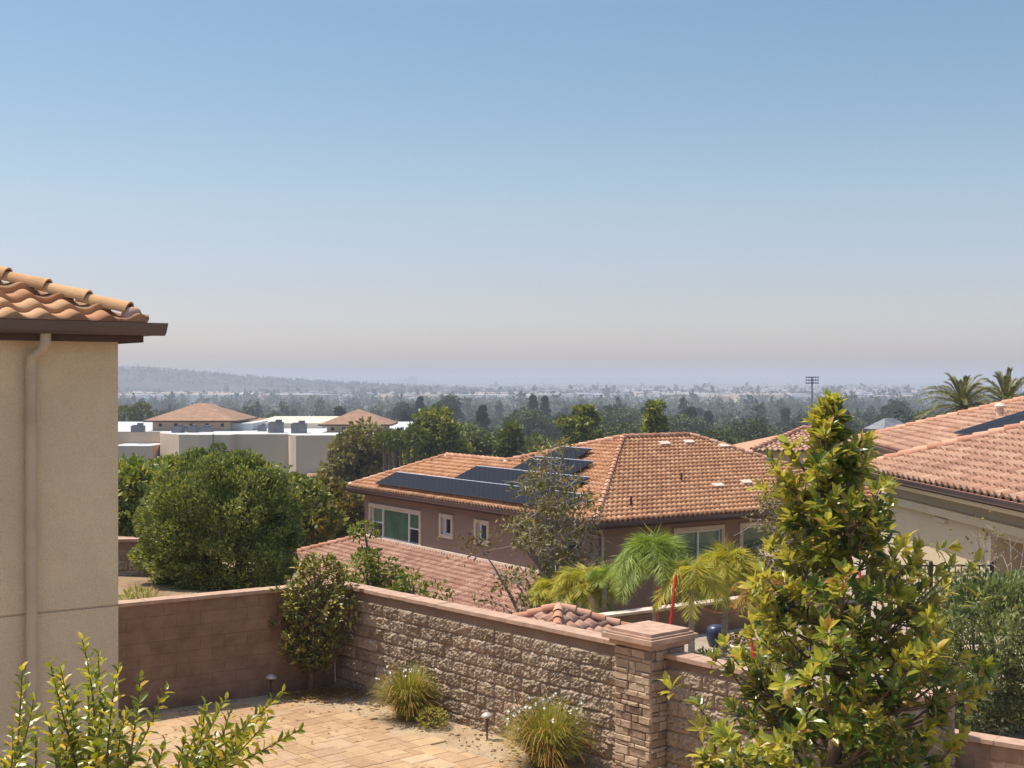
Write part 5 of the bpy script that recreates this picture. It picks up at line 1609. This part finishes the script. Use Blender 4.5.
# the group of tall dark trees above the palm row
for (px, top, k, s) in ((420, 397, 5, 1.25), (449, 397, 1, .95), (404, 404, 1, .9), (533, 394, 3, .9), (545, 395, 3, .85), (897, 402, 1, 1.0), (885, 405, 3, .9)):
    p = protos[k]; o = copy_tree(p[0]); Y = 520.; z = H - (top - HOR) / F * Y - p[1] * s
    Y2 = 520. if px > 0 else 0
    o.location = (xat(px, Y), Y, max(z, tz(Y) - 3)); o.scale = (s, s, s * (1 if z > tz(Y) - 3 else 1))


def mass(name, n, Y0, Y1, hgt, per, q, leaf, label, seed, xw=.44, wpow=1.0):
    r = np.random.default_rng(seed); fol = MB()
    Y = 1 / (1 / Y0 + (1 / Y1 - 1 / Y0) * r.random(n) ** wpow)
    X = (xw[0] + (xw[1] - xw[0]) * r.random(n) if hasattr(xw, '__len__') else (r.random(n) * 2 - 1) * xw) * Y
    h = hgt * (.55 + .7 * r.random(n)); wd = h * (.28 + .3 * r.random(n))
    con = r.random(n) < .14; wd[con] *= .45; h[con] *= 1.45
    c = np.stack([X, Y, np.array([tz(y) for y in Y]) + h * .5], 1)
    d = nrm(r.normal(size=(n, per, 3))); d[..., 1] = -np.abs(d[..., 1])
    P = c[:, None] + d * (.55 + .5 * r.random((n, per, 1))) * np.stack([wd, wd, h * .5], 1)[:, None]
    P = P.reshape(-1, 3); dd = d.reshape(-1, 3); m = len(P)
    hs_ = np.repeat(h, per)
    leaf_quads(fol, P, dd * .5 + r.normal(size=(m, 3)) + V(0, 0, .3), r.normal(size=(m, 3)) + V(0, 0, .6), q * hs_ * (.7 + .6 * r.random(m)), q * .75 * hs_)
    return single(name, fol, M[leaf], (0, Y0, 0), recalc=False, kind='stuff', label=label, cat='woodland')


mass('woodland', 1300, 1000, 2300, 11, 50, .22, 'lf_far_a', 'hazy grey green woodland covering the valley floor', 301)
mass('woodland', 900, 1000, 2300, 12, 50, .22, 'lf_far_b', 'darker trees scattered through the hazy valley woodland', 302)
mass('woodland', 620, 600, 1050, 11, 170, .125, 'lf_far_a', 'grey green trees in the nearer valley woodland', 304)
mass('woodland', 420, 590, 1050, 12, 170, .125, 'lf_far_b', 'dark trees in the nearer valley woodland', 307)
mass('woodland', 2600, 2100, 7500, 12, 12, .5, 'lf_far_b', 'specks of far trees among the distant town', 303)
mass('woodland', 260, 240, 620, 9, 150, .13, 'lf_far_a', 'grey green trees of the valley left of the shopping building', 308, (-.62, -.30))
# trees on the far hill
r = np.random.default_rng(305); fol = MB(); n = 1800
for i in range(n):
    X = -1500 + 1600 * r.random(); v = .15 + .4 * r.random()
    top = H + ridge(512 + X / 3000 * F) / F * 3000; z = -31 + (top + 31) * math.sin(math.pi * v) ** .8
    m = 10; c = V(X, 2550 + 900 * v, z + 2); hh = 3 + 3 * r.random()
    leaf_quads(fol, c + r.normal(size=(m, 3)) * hh * .35, rdir(m, .3, r), rdir(m, .5, r), hh * .6, hh * .5)
single('hill_trees', fol, M['lf_far_b'], (-700, 2900, 0), recalc=False, kind='stuff', label='scattered trees dotting the far left hill', cat='woodland')
# far town
r = np.random.default_rng(306)
for k, (mat, n, lb) in enumerate((('white_roof', 1300, 'pale roofs of the distant town in the haze'), ('mall', 900, 'tan buildings of the distant town in the haze'))):
    tb = MB()
    for i in range(n):
        Y = 1 / (1 / 2000 + (1 / 7000 - 1 / 2000) * r.random()); X = (r.random() * 2 - 1) * .43 * Y
        if X < -300 and 2480 < Y < 3500: Y = 2100 + 350 * r.random()
        big_ = r.random() < .2
        wv, dv_, hv2 = (40 + 90 * r.random(), 30 + 40 * r.random(), 7 + 6 * r.random()) if big_ else (9 + 16 * r.random(), 9 + 14 * r.random(), 4 + 6 * r.random())
        a = r.normal() * .3; e = V(math.cos(a), math.sin(a), 0)
        tb.box((X, Y, tz(Y) + hv2 / 2), (wv, dv_, hv2), e, V(-e[1], e[0], 0))
    single('distant_town', tb, M[mat], (0, 3000, -30), kind='stuff', label=lb, cat='town')
for (px, Y, wv, hv2, lb, mat) in ((690, 3300, 230, 12, 'long white warehouse shining in the far haze', 'white_roof'), (665, 3600, 120, 14, 'pale warehouse left of the long white one', 'white_roof'), (590, 3900, 120, 12, 'broad pale shed in the middle distance haze', 'pale'),
                                  (413, 7000, 45, 50, 'taller of two faint office towers on the horizon', 'grey'), (405, 7050, 60, 32, 'lower faint office tower beside the taller one', 'grey'), (432, 6800, 130, 22, 'faint long dome roofed block right of the towers', 'pale'),
                                  (735, 4200, 150, 12, 'pale warehouse near the stadium light', 'white_roof'), (220, 2150, 60, 6, 'white shed at the foot of the far hill', 'white_roof'), (150, 2200, 46, 6, 'white shed further left at the hill foot', 'white_roof')):
    X = xat(px, Y)
    single('warehouse' if hv2 < 30 and Y < 5000 else 'office_block', MB().box((X, Y, -30 + hv2 / 2), (wv, wv * .5, hv2)).box((X + wv * .1, Y, -30 + hv2 + .8), (wv * .3, wv * .2, 1.6)), M[mat], (X, Y, -30), label=lb, cat='building')
